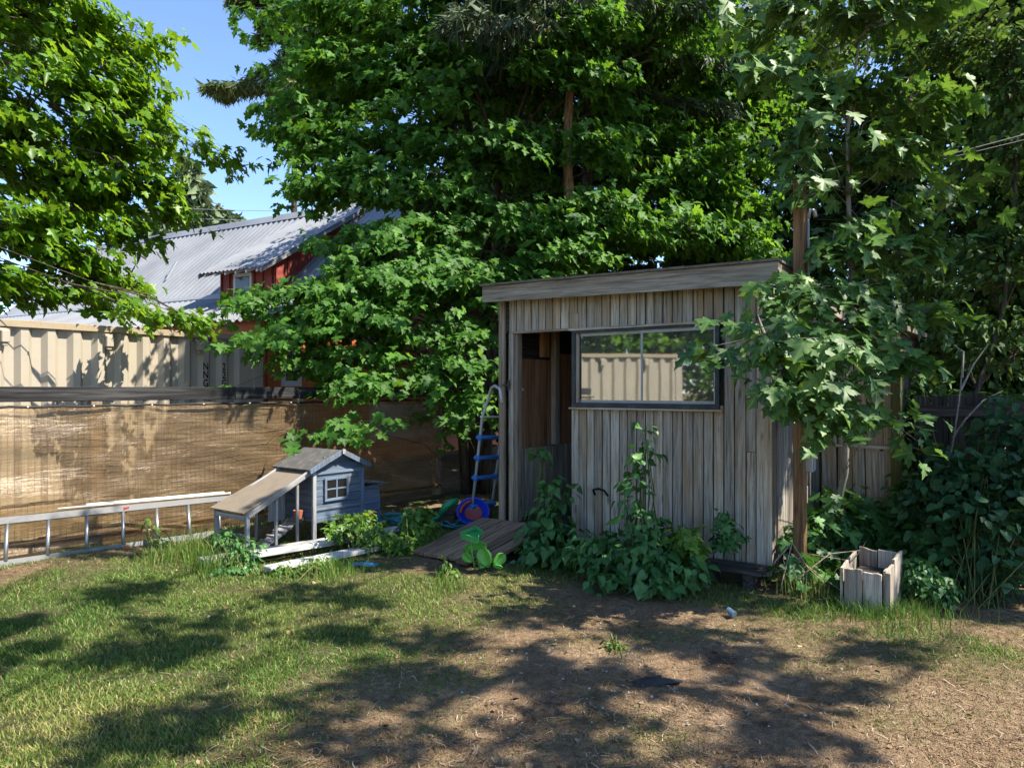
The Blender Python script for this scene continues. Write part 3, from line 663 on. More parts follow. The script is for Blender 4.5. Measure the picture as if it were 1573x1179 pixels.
    while y < Y0 - .03:
        wd = R.uniform(.09, .16); y1_ = min(y + wd, Y0 - .02); zc = R.uniform(.98, 1.06)
        wl.box((7.4 + R.uniform(-.008, .008), (y + y1_) / 2, (zc + 2.06) / 2), (.02, y1_ - y - .01, 2.06 - zc), Matrix.Rotation(R.uniform(-.012, .012), 3, 'X'))
        wl.box((7.38 + R.uniform(-.008, .008), (y + y1_) / 2, zc / 2 + .03), (.02, y1_ - y - .012, zc - .07), Matrix.Rotation(R.uniform(-.025, .025), 3, 'X'))
        y = y1_
    wl.build('wall', M['siding'], L, bevel=.002)
    wl = MB(); wl.b2((7.33, 1.22, 1.0), (7.37, 1.72, 1.03)); wl.b2((7.35, 1.3, .1), (7.372, 1.36, .98)); wl.b2((7.35, 1.5, .1), (7.372, 1.55, .98)); wl.build('batten', M['siding'], L)
    wl = MB(); wl.b2((7.42, 1.2, .05), (8.6, 1.22, 2.05)); wl.b2((7.42, 1.23, .05), (7.44, Y0 - .03, 2.02)); wl.build('inner_lining', M['dark_wood'], L)
    wl = MB(); wl.b2((7.25, 1.1, 2.065), (8.7, Y0 - .15, 2.11)); wl.build('roof', M['shingle'], L)
shed()

def mossy():
    q = onX(1376, 700, 7.3); m = MB(); m.b2((7.27, q[1] - .045, -.05), (7.35, q[1] + .035, 1.95)); 
    tag(m.build('fence_post', M['mossy'], bevel=.004, o=(7.31, q[1], 0)), 'yellow-green mossy post at the right edge of the lean-to', 'post')
mossy()
def right_fence():
    Fp = empty('board_fence', (8.2, .8, 0), 'dark board fence in deep shade at the right behind the shrubs', 'fence'); R = random.Random(4)
    m = MB(); a = np.array([7.6, 1.1]); b = np.array([7.9, -3.2]); L = np.linalg.norm(b - a); d = (b - a) / L; s = 0
    ang = math.atan2(d[1], d[0])
    while s < L:
        w_ = R.uniform(.13, .15); c = a + d * (s + w_ / 2); h = 1.5 + R.uniform(-.02, .02)
        m.box((c[0], c[1], h / 2), (w_ - .008, .018, h), Matrix.Rotation(ang, 3, 'Z')); s += w_
    m.build('boards', M['dark_wood'], Fp, bevel=.002)
    for z in (.35, 1.35):
        m = MB(); m.beam((a[0] - .03, a[1], z), (b[0] - .03, b[1], z), .04, .09); m.build('rail', M['dark_wood'], Fp)
right_fence()

def utility_post():
    q = onY(1230, 700, 1.66); x, y = float(q[0]), 1.665; o = (x, y, 0)
    U = empty('utility_post', o, 'orange-brown square post beside the shed carrying a grey conduit and box', 'post')
    m = MB(); m.box((x, y, 1.6), (.085, .085, 3.25)); m.build('post', M['post'], U, bevel=.004)
    r = RT; cx = x - .0 + r[0] * .062; cy_ = y + r[1] * .062
    m = MB(); m.tube([(cx, cy_, 1.02), (cx, cy_, 2.2), (cx + .004, cy_ - .005, 2.6), (cx, cy_, 2.9)], .012, 8); m.build('conduit', M['steel_grey'], U, smooth=True)
    m = MB(); m.box((cx, cy_ - .01, .96), (.07, .07, .13)); bx = m.build('junction_box', M['steel_grey'], U, bevel=.004)
    m = MB(); m.box((cx - LK[0] * .0, cy_ - .05, .96), (.05, .008, .10)); m.build('cover', M['steel_grey'], bx)
    m = MB(); m.tube([(cx, cy_, 2.9), (cx + .01, cy_ - .01, 2.97), (cx + .03, cy_ - .04, 2.96), (cx + .03, cy_ - .05, 2.91)], .018, 8); m.build('weatherhead', M['steel_grey'], U, smooth=True)
    m = MB(); a = np.array([cx + .03, cy_ - .05, 2.92]); b = P(1380, 258, 6.2); c = P(1600, 200, 6.6); d = P(2200, 60, 9)
    m.tube([a, a * .6 + b * .4 - [0, 0, .12], b, c, d], .006, 5); 
    m.tube([a - [0, 0, .03], a * .6 + b * .4 - [0, 0, .2], b - [0, 0, .02], c - [0, 0, .05], d - [0, 0, .1]], .005, 5)
    tag(m.build('overhead_cable', M['rope'], smooth=True, o=tuple(a)), 'thin dark service cable running from the orange post off to the right', 'cable')
utility_post()

# ================================================================== ramp, bench, planter
def ramp():
    T = empty('wooden_ramp', (5.1, 4.3, 0), 'worn brown plank ramp sloping down from the shed doorway to the dirt', 'ramp')
    m = MB(); R = random.Random(2); y = 3.99
    while y < 4.74:
        w_ = .142; x0 = 4.86 + R.uniform(-.04, .05); x1 = 5.90
        z0, z1 = .03 + gz(x0, y), .195 + R.uniform(-.003, .003)
        m.beam((x0, y + w_ / 2, z0), (x1, y + w_ / 2, z1), w_ - .009, .032, up=(0, 0, 1))
        y += w_ + .003
    m.build('planks', M['deck'], T, bevel=.003)
    m = MB()
    for x, z in ((5.8, .155), (5.2, .075)):
        m = MB(); m.b2((x - .02, 4.0, -.05), (x + .02, 4.8, z - .01)); m.build('joist', M['dark_wood'], T)
ramp()
def bench():
    B = empty('low_bench', (5.72, 2.15, 0), 'low rough plank step under the right corner of the shed front', 'step')
    m = MB(); R = random.Random(9)
    m.box((5.78, 2.13, .133), (.13, .56, .03), Matrix.Rotation(.03, 3, 'Z')); m.box((5.64, 2.10, .128), (.12, .52, .028), Matrix.Rotation(-.02, 3, 'Z')); m.build('plank', M['dark_wood'], B, bevel=.004)
    for y in (1.95, 2.3):
        m = MB(); m.b2((5.6, y - .04, -.02), (5.83, y + .04, .113)); m.build('block', M['dark_wood'], B, bevel=.004)
bench()
def planter():
    T = empty('planter_box', (5.75, 1.08, 0), 'broken pale plank planter box with a jagged front, right of the shed', 'planter box')
    R = random.Random(13)
    def board(p0, p1, h0, h1, nm, n_):
        m = MB(); p0 = np.array(p0); p1 = np.array(p1)
        for i in range(n_):
            a = p0 + (p1 - p0) * (i + .03) / n_; b = p0 + (p1 - p0) * (i + .97) / n_; nn = np.array([(p1 - p0)[1], -(p1 - p0)[0]]); nn = nn / np.linalg.norm(nn) * .018
            ha = h0 + (h1 - h0) * i / n_ + R.uniform(-.02, .02); hb = h0 + (h1 - h0) * (i + 1) / n_ + R.uniform(-.03, .01)
            k = 4; poly = [(a[0], a[1], -.03), (b[0], b[1], -.03)] + [(b[0] + (a[0] - b[0]) * t / k, b[1] + (a[1] - b[1]) * t / k, hb + (ha - hb) * t / k + R.uniform(-.010, .006)) for t in range(k + 1)]
            m.prism(poly, (nn[0], nn[1], 0))
        return m.build(nm, M['planter'], T, bevel=.002)
    board((5.5, 1.23), (5.5, .985), .31, .29, 'front_board', 2); board((5.5, .985), (6.0, .96), .29, .36, 'side_board', 2)
    board((6.0, .98), (6.0, 1.24), .35, .35, 'back_board', 2); board((6.0, 1.25), (5.5, 1.24), .34, .30, 'side_board', 2)
    m = MB(); m.b2((5.52, 1.0, .0), (5.98, 1.22, .22)); m.build('soil', M['char'], T)
    for x, y in ((5.515, 1.205), (5.515, .965)):
        m = MB(); m.box((x, y - .01, .13), (.03, .035, .33)); m.build('corner_stake', M['planter'], T, bevel=.002)
planter()

# ================================================================== burlap fence
def fence():
    Y = 7.334; x0, x1 = -.4, 8.05
    Fq = empty('screen_fence', (2.5, Y, 0), 'long low fence with a blackened top beam, wire mesh and brown see-through screen cloth', 'fence')
    for i, px in enumerate((-190, 147, 460, 672)):
        x = onY(px, 700, Y + .06)[0]; m = MB(); m.b2((x - .05, Y + .03, -.1), (x + .05, Y + .13, 1.43)); m.build('post', M['trim'], Fq, bevel=.004)
    m = MB(); xs = [x0, 2.2, 4.62, 6.9, x1]
    for a, b in zip(xs[:-1], xs[1:]): m.box(((a + b) / 2, Y + .07, 1.49 + .012), (b - a - .006, .09, .135), None); 
    m.build('top_beam', M['charwood'], Fq, bevel=.005)
    # cloth, rippled
    n = 300; k = 40; xx = np.linspace(x0 + .05, x1 - .12, n); zz = np.linspace(.02, 1.395, k)
    X, Z = np.meshgrid(xx, zz, indexing='ij'); rng = np.random.default_rng(8)
    rip = .026 * np.sin(4.2 * X + 11 * Z + 2.5 * np.sin(X * 1.1)) * 1.5 * np.clip(np.sin(X * .9 + .5) + .4, 0, 1) + .010 * np.sin(X * 3.1 + 2 * np.sin(Z * 2)) + .007 * np.sin(9 * Z + 2.2 * X + 2 * np.sin(X * 1.3)) + .006 * np.sin(17 * Z - 5.2 * X + 1.5 * np.sin(X * 2.7)) + .004 * np.sin(31 * Z + 9 * X)
    edge = .012 * np.sin(X * 7) * (Z > 1.35); V = np.stack([X, Y + .012 + rip * 1.1, Z - edge + .07 * (Z < .1)], -1).reshape(-1, 3)
    i, j = np.meshgrid(np.arange(n - 1), np.arange(k - 1), indexing='ij'); a = (i * k + j).ravel(); Fc = np.stack([a, a + k, a + k + 1, a + 1], 1)
    ob = raw_mesh('screen_cloth', V, Fc, M['burlap'], parent=Fq); ob.data.polygons.foreach_set('use_smooth', [True] * len(Fc))
    m = MB(); R = random.Random(3)
    x = x0
    while x < x1 - .1:
        m.box((x, Y - .022, .72), (.0018, .0018, 1.37), Matrix.Rotation(R.uniform(-.004, .004), 3, 'Y')); x += .052
    for q in range(28): z = .04 + q * .05; m.box(((x0 + x1) / 2, Y - .024, z), (x1 - x0 - .1, .0018, .0018), Matrix.Rotation(R.uniform(-.0006, .0006), 3, 'Y'))
    m.build('wire_mesh', M['wire'], Fq)
    m = MB(); pts = [(x0 + t * (x1 - x0) / 60, Y - .03, 1.395 - .012 * math.sin(t * 1.1) ** 2) for t in range(61)]; m.tube(pts, .011, 6); m.build('top_cord', M['rope'], Fq, smooth=True)
    for t in range(14):
        m = MB(); x = .35 + t * .55; m.b2((x, Y - .045, 1.385), (x + .012, Y - .036, 1.397)); m.build('cord_clip', M['whitewall'], Fq)
fence()

# ================================================================== shipping containers
def text_mesh(txt, size, mat, parent, p, rotz, name='marking'):
    cu = bpy.data.curves.new('t', 'FONT'); cu.body = txt; cu.size = size; cu.align_x = 'CENTER'; cu.extrude = .0015; cu.offset = .002; cu.space_character = 1.0; cu.space_line = .82
    o = bpy.data.objects.new('t', cu); COL.objects.link(o); bpy.context.view_layer.update()
    me = bpy.data.meshes.new_from_object(o.evaluated_get(bpy.context.evaluated_depsgraph_get())); bpy.data.objects.remove(o)
    me.materials.clear(); me.materials.append(mat); ob = bpy.data.objects.new(name, me); COL.objects.link(ob)
    ob.parent = parent; R = Matrix.Rotation(rotz, 4, 'Z') @ Matrix.Rotation(math.pi / 2, 4, 'X') @ Matrix.Diagonal((.78, 1, 1, 1))
    ob.matrix_local = Matrix.Translation(Vector(p)) @ R; return ob
def container(name, label, loc, ang, L, mark=False, zt=2.39, boxes=(), group=None):
    """long side along local +x facing local -y"""
    C = empty(name, loc, label, 'container', group); Wd = 2.44; zb = .0
    def B(mb, nm, mt, bev=0):
        o = C.location.copy(); ob = mb.build(nm, mt, None, bevel=bev, o=(0, 0, 0)); ob.parent = C; ob.location = (0, 0, 0); return ob
    def profile(L_, pitch=.292, dep=.058):
        pts = [(0, 0)]; x = .0
        while x + pitch <= L_ - .05:
            pts += [(x + .085, 0), (x + .085 + .052, dep), (x + .137 + .098, dep), (x + pitch, 0)]; x += pitch
        return pts + [(L_, 0)]
    def corr(mb, L_, fn, z0, z1):
        pr = profile(L_); vs = []
        for z in (z0, z1): vs += [fn(a, b, z) for a, b in pr]
        n = len(pr); mb.add(vs, [(i, i + 1, n + i + 1, n + i) for i in range(n - 1)])
    z0, z1 = .16, zt - .10
    m = MB(); corr(m, L - .3, lambda a, b, z: (a + .15, .02 + b, z), z0, z1); B(m, 'side_wall', M['container'])
    m = MB(); corr(m, L - .3, lambda a, b, z: (L - .15 - a, Wd - .02 - b, z), z0, z1); B(m, 'side_wall', M['container'])
    m = MB(); corr(m, Wd - .3, lambda a, b, z: (L - .02 - b, a + .15, z), z0, z1); B(m, 'end_wall', M['container'])
    m = MB(); corr(m, Wd - .3, lambda a, b, z: (.02 + b, Wd - .15 - a, z), z0, z1); B(m, 'end_wall', M['container'])
    def one(nm, mt, lo, hi, bev=0):
        mb = MB(); mb.b2(lo, hi); return B(mb, nm, mt, bev)
    for x in (0, L - .16):
        for y in (0, Wd - .16): one('corner_post', M['container'], (x, y, .118), (x + .16, y + .16, zt - .118), .006)
    for z in (zt - .10, .03):
        for lo, hi in (((.17, -.006, z), (L - .17, .09, z + .085)), ((.17, Wd - .09, z), (L - .17, Wd + .006, z + .085)), ((-.004, .17, z + .002), (.09, Wd - .17, z + .083)), ((L - .09, .17, z + .002), (L + .004, Wd - .17, z + .083))):
            one('rail', M['container_rail'], lo, hi, .004)
    for x in (-.006, L - .172):
        for y in (-.012, Wd - .17):
            for z in (.0, zt - .116): one('corner_casting', M['container'], (x, y, z), (x + .178, y + .18, z + .116), .008)
    for x in (.085, L - .085):
        one('casting_hole', M['black'], (x - .022, -.016, zt - .098), (x + .022, -.0118, zt - .026)); one('casting_hole', M['black'], (x - .03, -.016, .03), (x + .03, -.0118, .09))
    m = MB(); m.b2((.05, .05, zt - .05), (L - .05, Wd - .05, zt - .03)); B(m, 'roof', M['container_rail'])
    for bx in boxes:
        m = MB(); m.b2((bx - .045, -.05, zt - .29), (bx + .045, .03, zt - .15)); m.b2((bx - .03, -.03, zt - .33), (bx + .03, .02, zt - .29)); m.b2((bx - .06, -.01, zt - .16), (bx + .06, .03, zt - .12)); B(m, 'lashing_box', M['container'], .008)
    if mark:
        for bx, t in mark: text_mesh(t, .15, M['black'], C, (bx, -.003 + .02, zt - .56), 0)
    C.rotation_euler = (0, 0, ang); return C
bx = [onY(p, 520, 10)[0] - .66 for p in (7, 167, 307)]
def near_crest(x):                        # centre of the nearest outer corrugation face
    k = round((x - .15 + .0) / .292); return .15 + k * .292 + .005 + .032
mk1 = near_crest(onY(305, 560, 10)[0] - .66); mk2 = near_crest(onY(337, 560, 10)[0] - .66)
container('shipping_container', 'beige corrugated shipping container standing behind the left of the brown fence', (.66, 10, 0), 0, 6.10,
          mark=[(mk1, 'N\nN\nG'), (mk2, '2\n2\nG')], boxes=bx)
# second one, left of the yard, seen mirrored in the window
q0 = -8.49 * RT + .8 * LK; dv = -.273 * RT + .962 * LK
ang = math.atan2(dv[1], dv[0]) - math.radians(9)
container('shipping_container', 'short beige container reflected in the shed window', (q0[0], q0[1], 0), ang, 2.99, boxes=(.9, 2.0), zt=2.39)

# ================================================================== barn
def barn():
    rl = np.array([-.129, .992]); rf = np.array([-.992, -.129]); rl /= np.linalg.norm(rl); rf /= np.linalg.norm(rf)
    d = (6.0 - EYE) * F / 273; R0 = d * LK + (486 - CX) / F * d * RT
    def Q(s, h, z): q = R0 + s * rl + h * rf; return np.array([q[0], q[1], z])
    Bn = empty('barn', Q(0, 0, 0), 'red and orange barn with a grey corrugated metal roof and dormer, beyond the container', 'barn')
    def zr(h): return 6.0 - .9 * h if h < 2.75 else 3.525 - .42 * (h - 2.75)
    def corr_plane(mb, s0, s1, h0, h1, zf, pitch=.19, amp=.028, wav=None):
        n = int((s1 - s0) / pitch * 6); vs = []
        for h in (h0, h1):
            for i in range(n + 1):
                s = s0 + (s1 - s0) * i / n; vs.append(Q(s, h, zf(h) + amp * math.sin(2 * math.pi * (s - s0) / pitch)))
        mb.add(vs, [(i, i + 1, n + 2 + i, n + 1 + i) for i in range(n)])
    S0, S1 = -3.0, 9.5
    m = MB(); corr_plane(m, S0 - .25, S1, 0, 2.75, zr); roof = m.build('roof', M['roofmetal'], Bn, smooth=True)
    m = MB(); corr_plane(m, S0 - .25, S1, 2.72, 4.6, lambda h: zr(h) + .012); m.build('lower_roof', M['roofmetal'], Bn, smooth=True)
    m = MB(); corr_plane(m, S0 - .25, S1, 0, -4.6, lambda h: zr(-h)); m.build('rear_roof', M['roofmetal'], Bn, smooth=True)
    m = MB(); m.prism([Q(S0 - .3, -.22, 5.84), Q(S0 - .3, 0, 6.06), Q(S0 - .3, .22, 5.84), Q(S0 - .3, 0, 6.02)], Q(S1, 0, 0) - Q(S0 - .3, 0, 0)); m.build('ridge_cap', M['roofmetal'], Bn)
    m = MB(); m.prism([Q(S0 - .2, 2.68, 3.64), Q(S0 - .2, 2.9, 3.50), Q(S0 - .2, 2.9, 3.53)], Q(S1, 0, 0) - Q(S0 - .2, 0, 0)); m.build('flashing', M['roofmetal'], Bn)
    # gable end towards the right and eave wall
    m = MB(); m.prism([Q(S0, -4.3, 0), Q(S0, 4.3, 0), Q(S0, 4.3, zr(4.3) - .06), Q(S0, 2.75, zr(2.75) - .06), Q(S0, 0, 5.92), Q(S0, -2.75, zr(2.75) - .06), Q(S0, -4.3, zr(4.3) - .06)], (rl[0] * .1, rl[1] * .1, 0))
    g = m.build('gable_wall', M['orangewall'], Bn)
    m = MB()
    for i in range(26):                                   # lap boards
        z = .1 + i * .17; hw = 4.3 if z < 2.6 else (2.75 + (3.38 - z - .17) / .42 if z < 3.25 else (5.85 - z - .17) / .9)
        if hw > .2 and z + .17 < 5.8: hw = min(hw, 4.3) - .05; m.prism([Q(S0, -hw, z) , Q(S0, hw, z), Q(S0, hw, z + .165), Q(S0, -hw, z + .165)], (-rl[0] * .02, -rl[1] * .02, 0))
    m.build('lap_siding', M['orangewall'], Bn)
    def win(h0, h1, z0, z1):
        f = MB(); e = -rl * .05
        for a, b, c, dd in ((h0 - .09, h1 + .09, z0 - .1, z0), (h0 - .09, h1 + .09, z1, z1 + .1), (h0 - .09, h0, z0, z1), (h1, h1 + .09, z0, z1)):
            f.prism([Q(S0, a, c), Q(S0, b, c), Q(S0, b, dd), Q(S0, a, dd)], (e[0], e[1], 0))
        w_ = f.build('window', M['whitewall'], Bn); p = MB(); e2 = -rl * .03
        p.prism([Q(S0, h0, z0), Q(S0, h1, z0), Q(S0, h1, z1), Q(S0, h0, z1)], (e2[0], e2[1], 0)); p.build('pane', M['darkpane'], w_)
    win(3.55, 3.85, 1.7, 2.4); win(-.4, .4, 3.6, 4.6); win(-1.9, -1.2, 1.2, 2.2)
    m = MB(); m.prism([Q(S0 - .021, 1.5, .45), Q(S0 - .021, -1.1, .45), Q(S0 - .021, -1.1, 1.15), Q(S0 - .021, 1.5, 1.25)], (-rl[0] * .02, -rl[1] * .02, 0)); m.build('white_panel', M['whitewall'], Bn)
    m = MB(); m.prism([Q(S0, 4.3, 0), Q(S1, 4.3, 0), Q(S1, 4.3, zr(4.3) - .08), Q(S0, 4.3, zr(4.3) - .08)], (-rf[0] * .1, -rf[1] * .1, 0)); m.build('wall', M['orangewall'], Bn)
    m = MB(); m.prism([Q(S1, -4.3, 0), Q(S1, 4.3, 0), Q(S1, 4.3, zr(4.3) - .08), Q(S1, 2.75, zr(2.75) - .08), Q(S1, 0, 5.9), Q(S1, -2.75, zr(2.75) - .06), Q(S1, -4.3, zr(4.3) - .06)], (-rl[0] * .1, -rl[1] * .1, 0)); m.build('wall', M['redboard'], Bn)
    # dormer
    D = MB(); ds0, ds1, dh, dt = -1.95, -.05, 3.45, .6
    corr_plane(D, ds0 - .0, ds1 + .0, 0.05, dh, lambda h: 6.02 - dt * h, .12, .014); dr = D.build('dormer', M['roofmetal'], Bn, smooth=True)
    wh = 3.0
    zb_ = lambda h: zr(h)
    for ss, sg in ((ds0 + .14, 1), (ds1 - .14, -1)):
        D = MB(); D.prism([Q(ss, .3, 6.02 - dt * .3 - .03), Q(ss, wh, 6.02 - dt * wh - .03), Q(ss, wh, zr(wh) - .1), Q(ss, 2.75, zr(2.75) - .1), Q(ss, .3, zr(.3) - .1)], (rl[0] * .05 * sg, rl[1] * .05 * sg, 0)); D.build('dormer_side', M['redboard'], dr)
        for i in range(8):
            D = MB(); h = .7 + i * .32; z1 = 6.02 - dt * h - .05; z0 = zr(h) + .03
            if z1 - z0 > .08: D.prism([Q(ss, h, z0), Q(ss, h + .035, z0), Q(ss, h + .035, z1), Q(ss, h, z1)], (-rl[0] * .03 * sg, -rl[1] * .03 * sg, 0)); D.build('batten', M['redboard'], dr)
        D = MB(); D.prism([Q(ss - .02 * sg, .2, zr(.2) + .10), Q(ss - .02 * sg, 2.75, zr(2.75) + .1), Q(ss - .02 * sg, 3.0, zr(3.0) + .1), Q(ss - .02 * sg, 3.0, zr(3.0) - .0), Q(ss - .02 * sg, 2.75, zr(2.75) - .0), Q(ss - .02 * sg, .2, zr(.2) - .0)], (-rl[0] * .05 * sg, -rl[1] * .05 * sg, 0)); D.build('step_flashing', M['roofmetal'], dr)
        D = MB(); D.prism([Q(ss - .14 * sg, 0, 6.02 - .11), Q(ss - .14 * sg, dh, 6.02 - dt * dh - .11), Q(ss - .14 * sg, dh, 6.02 - dt * dh - .02), Q(ss - .14 * sg, 0, 6.0)], (rl[0] * .03 * sg, rl[1] * .03 * sg, 0)); D.build('barge_board', M['roofmetal'], dr)
    D = MB(); a = Q(ds0 + .14, wh, zr(wh) - .1); D.prism([Q(ds0 + .14, wh, zr(wh) - .1), Q(ds1 - .14, wh, zr(wh) - .1), Q(ds1 - .14, wh, 6.02 - dt * wh - .03), Q(ds0 + .14, wh, 6.02 - dt * wh - .03)], (-rf[0] * .05, -rf[1] * .05, 0)); fr = D.build('dormer_front', M['redboard'], dr)
    for i in range(7):
        D = MB(); s = ds0 + .2 + i * .25; D.prism([Q(s, wh, zr(wh)), Q(s + .03, wh, zr(wh)), Q(s + .03, wh, 6.0 - dt * wh - .05), Q(s, wh, 6.0 - dt * wh - .05)], (rf[0] * .03, rf[1] * .03, 0)); D.build('batten', M['redboard'], dr)
    D = MB(); c0, c1 = ds0 + .75, ds0 + 1.3; D.prism([Q(c0, wh, 3.45), Q(c1, wh, 3.45), Q(c1, wh, 3.95), Q(c0, wh, 3.95)], (rf[0] * .05, rf[1] * .05, 0)); dw = D.build('dormer_window', M['whitewall'], dr)
    D = MB(); D.prism([Q(c0 + .07, wh, 3.5), Q(c1 - .07, wh, 3.5), Q(c1 - .07, wh, 3.88), Q(c0 + .07, wh, 3.88)], (rf[0] * .056, rf[1] * .056, 0)); D.build('pane', M['darkpane'], dw)
    for i in range(6):
        s = ds0 + .17 + i * .31; D = MB(); D.prism([Q(s, wh, 6.0 - dt * wh - .16), Q(s, dh - .05, 6.0 - dt * dh - .06), Q(s, dh - .05, 6.0 - dt * dh + .0), Q(s, wh, 6.0 - dt * wh - .02)], (rl[0] * .045, rl[1] * .045, 0)); D.build('rafter_tail', M['whitewall'], dr)
    # roof jack on the main slope
    D = MB(); D.prism([Q(3.1, 2.0, zr(2.0) + .03), Q(3.1, 1.7, zr(1.7) + .28), Q(3.1, 1.66, zr(1.66) + .25), Q(3.1, 1.95, zr(1.95) + .03)], (rl[0] * .05, rl[1] * .05, 0)); D.build('snow_guard', M['steel_grey'], roof)
barn()

# ================================================================== chicken coop
def coop():
    X0, X1, Ya, Yb = 4.62, 5.245, 5.976, 6.48; XR = 3.87; g0 = .03
    C = empty('chicken_coop', (4.6, 6.2, g0), 'small blue-grey wooden chicken coop with dark peaked roof, sloping run roof and side nest box', 'chicken coop')
    R = random.Random(31); o = g0
    def P_(lst, nm, mt, par=C, bev=.002):
        m = MB()
        for lo, hi in lst: m.b2(lo, hi)
        return m.build(nm, mt, par, bevel=bev)
    # house walls of lap boards
    zb, zt, zp = .225, .715, .905; xm = (X0 + X1) / 2
    def laps(y, sgn, nm):
        m = MB(); z = zb; n = 6
        while z < zp - .02:
            z1 = min(z + .078, zp - .015); 
            hw = (X1 - X0) / 2 - .02 if z1 < zt else (X1 - X0) / 2 * (zp - z) / (zp - zt) - .01
            if hw < .03: break
            t = Matrix.Rotation(sgn * .06, 3, 'X'); m.box((xm, y, (z + z1) / 2), (hw * 2, .014, z1 - z - .002), t); z += .08
        return m.build(nm, M['blue_wood'], C, bevel=.0015)
    laps(Ya + .012, -1, 'front_wall'); laps(Yb - .012, 1, 'back_wall')
    m = MB(); z = zb
    for i in range(6): m.box((X1 - .012, (Ya + Yb) / 2, zb + .04 + i * .08), (.014, Yb - Ya - .04, .077)); m.box((X0 + .012, (Ya + Yb) / 2, zb + .04 + i * .08), (.014, Yb - Ya - .04, .077))
    m.build('side_walls', M['blue_wood'], C, bevel=.0015)
    for x, mt in ((X0, 'coop_grey'), (X1, 'blue_wood')):
        for y in (Ya, Yb): P_([((x - .022, y - .014, -.02), (x + .022, y + .014, zt))], 'corner_post', M[mt])
    P_([((X0 + .022, Ya - .012, zt - .03), (X1 - .022, Ya + .0, zt))], 'trim', M['blue_wood']); P_([((X0 + .022, Ya - .014, zb - .02), (X1 - .022, Ya + .002, zb + .035))], 'trim', M['blue_wood'])
    P_([((X0 + .022, Ya - .01, zb + .10), (X1 - .022, Ya + .0, zb + .12))], 'trim', M['blue_wood'])
    # window
    wx0, wx1, wz0, wz1 = 4.77, 5.02, .435, .62; yw = Ya - .012
    w_ = P_([((wx0 - .028, yw - .008, wz0 - .028), (wx1 + .028, yw + .004, wz0)), ((wx0 - .028, yw - .008, wz1), (wx1 + .028, yw + .004, wz1 + .028)), ((wx0 - .028, yw - .0078, wz0), (wx0, yw + .004, wz1)), ((wx1, yw - .0078, wz0), (wx1 + .028, yw + .004, wz1)),
              ((wx0, yw - .006, (wz0 + wz1) / 2 - .008), (wx1, yw + .003, (wz0 + wz1) / 2 + .008)), (((wx0 + wx1) / 2 - .009, yw - .007, wz0), ((wx0 + wx1) / 2 + .009, yw + .003, wz1))], 'window', M['blue_wood'])
    P_([((wx0, yw - .001, wz0), (wx1, yw + .0015, wz1))], 'pane', M['black'], w_, 0)
    # house roof, two slopes
    def slope(xa, za, xb, zb_, y0, y1, th, nm, mt, par=C):
        m = MB(); dx, dz = xb - xa, zb_ - za; L = math.hypot(dx, dz); nx, nz = -dz / L * th, dx / L * th
        if nz < 0: nx, nz = -nx, -nz
        m.prism([(xa, y0, za), (xb, y0, zb_), (xb + nx, y0, zb_ + nz), (xa + nx, y0, za + nz)], (0, y1 - y0, 0)); return m.build(nm, mt, par, bevel=.002)
    slope(xm, zp, X0 - .09, .735, Ya - .06, Yb + .06, .018, 'roof', M['felt']); slope(xm + .0025, zp, X1 + .05, .735, Ya - .06, Yb + .06, .018, 'roof', M['felt'])
    for s_, xe in ((-1, X0 - .09), (1, X1 + .05)):
        slope(xm + s_ * .003, zp - .028, xe, .707, Ya - .072, Ya - .0605, .05, 'barge_board', M['blue_wood'])
    m = MB(); m.box((xm, Ya - .082, zp + .0), (.04, .018, .05)); m.build('finial', M['coop_grey'], C, bevel=.004)
    # nest box
    nx1 = 5.55; m = MB()
    for i in range(4): m.box(((X1 + nx1) / 2 + .01, Ya + .05, .225 + .035 + i * .068), (nx1 - X1 - .02 - .012 * i, .014, .066)); 
    for i in range(4): m.box((nx1 - .01 - .006 * i, (Ya + Yb) / 2, .225 + .035 + i * .068), (.014, Yb - Ya - .1, .066))
    m.build('nest_box', M['blue_wood'], C, bevel=.0015)
    slope(X1 + .015, .565, nx1 + .05, .505, Ya + .01, Yb - .02, .016, 'nest_box_lid', M['blue_wood'])
    P_([((nx1 - .03, Ya + .04, -.02), (nx1, Ya + .07, .22))], 'leg', M['tarp'])
    # run
    P_([((XR - .02, Ya - .014, -.02), (XR + .022, Ya + .014, .40))], 'run_post', M['coop_grey']); P_([((XR - .02, Yb - .014, -.02), (XR + .022, Yb + .014, .40))], 'run_post', M['coop_grey'])
    for x, z in ((4.18, .55), (4.42, .66)):
        P_([((x - .014, Ya - .010, -.02), (x + .014, Ya + .012, z))], 'run_post', M['coop_grey'])
    P_([((4.3 - .012, Yb - .01, -.02), (4.3 + .012, Yb + .01, .6))], 'run_post', M['coop_grey'])
    for a, b in (((XR, Ya, .385), (X0 - .02, Ya, .74)), ((XR, Yb, .385), (X0 - .02, Yb, .74))):
        m = MB(); m.beam((a[0], a[1] - .012, a[2]), (b[0], b[1] - .012, b[2]), .024, .05); m.build('run_rafter', M['coop_grey'], C, bevel=.002)
    P_([((XR - .02, Ya + .014, .34), (XR + .01, Yb - .014, .385))], 'run_rail', M['coop_grey']); P_([((XR - .0, Ya - .008, .0), (X0, Ya + .01, .045))], 'run_rail', M['coop_grey']); P_([((XR - .018, Ya + .014, .0), (XR + .01, Yb - .014, .05))], 'run_rail', M['coop_grey'])
    P_([((XR - .01, Ya + .03, .18), (XR + .005, Yb - .03, .205))], 'run_rail', M['coop_grey'])
    slope(X0 - .03, .725, XR - .05, .408, Ya - .02, Yb + .03, .010, 'run_roof', M['felt_tan'])
    P_([((X0 + .01, Ya + .02, .22), (X1 - .02, Yb - .02, .235))], 'floor', M['coop_grey'])
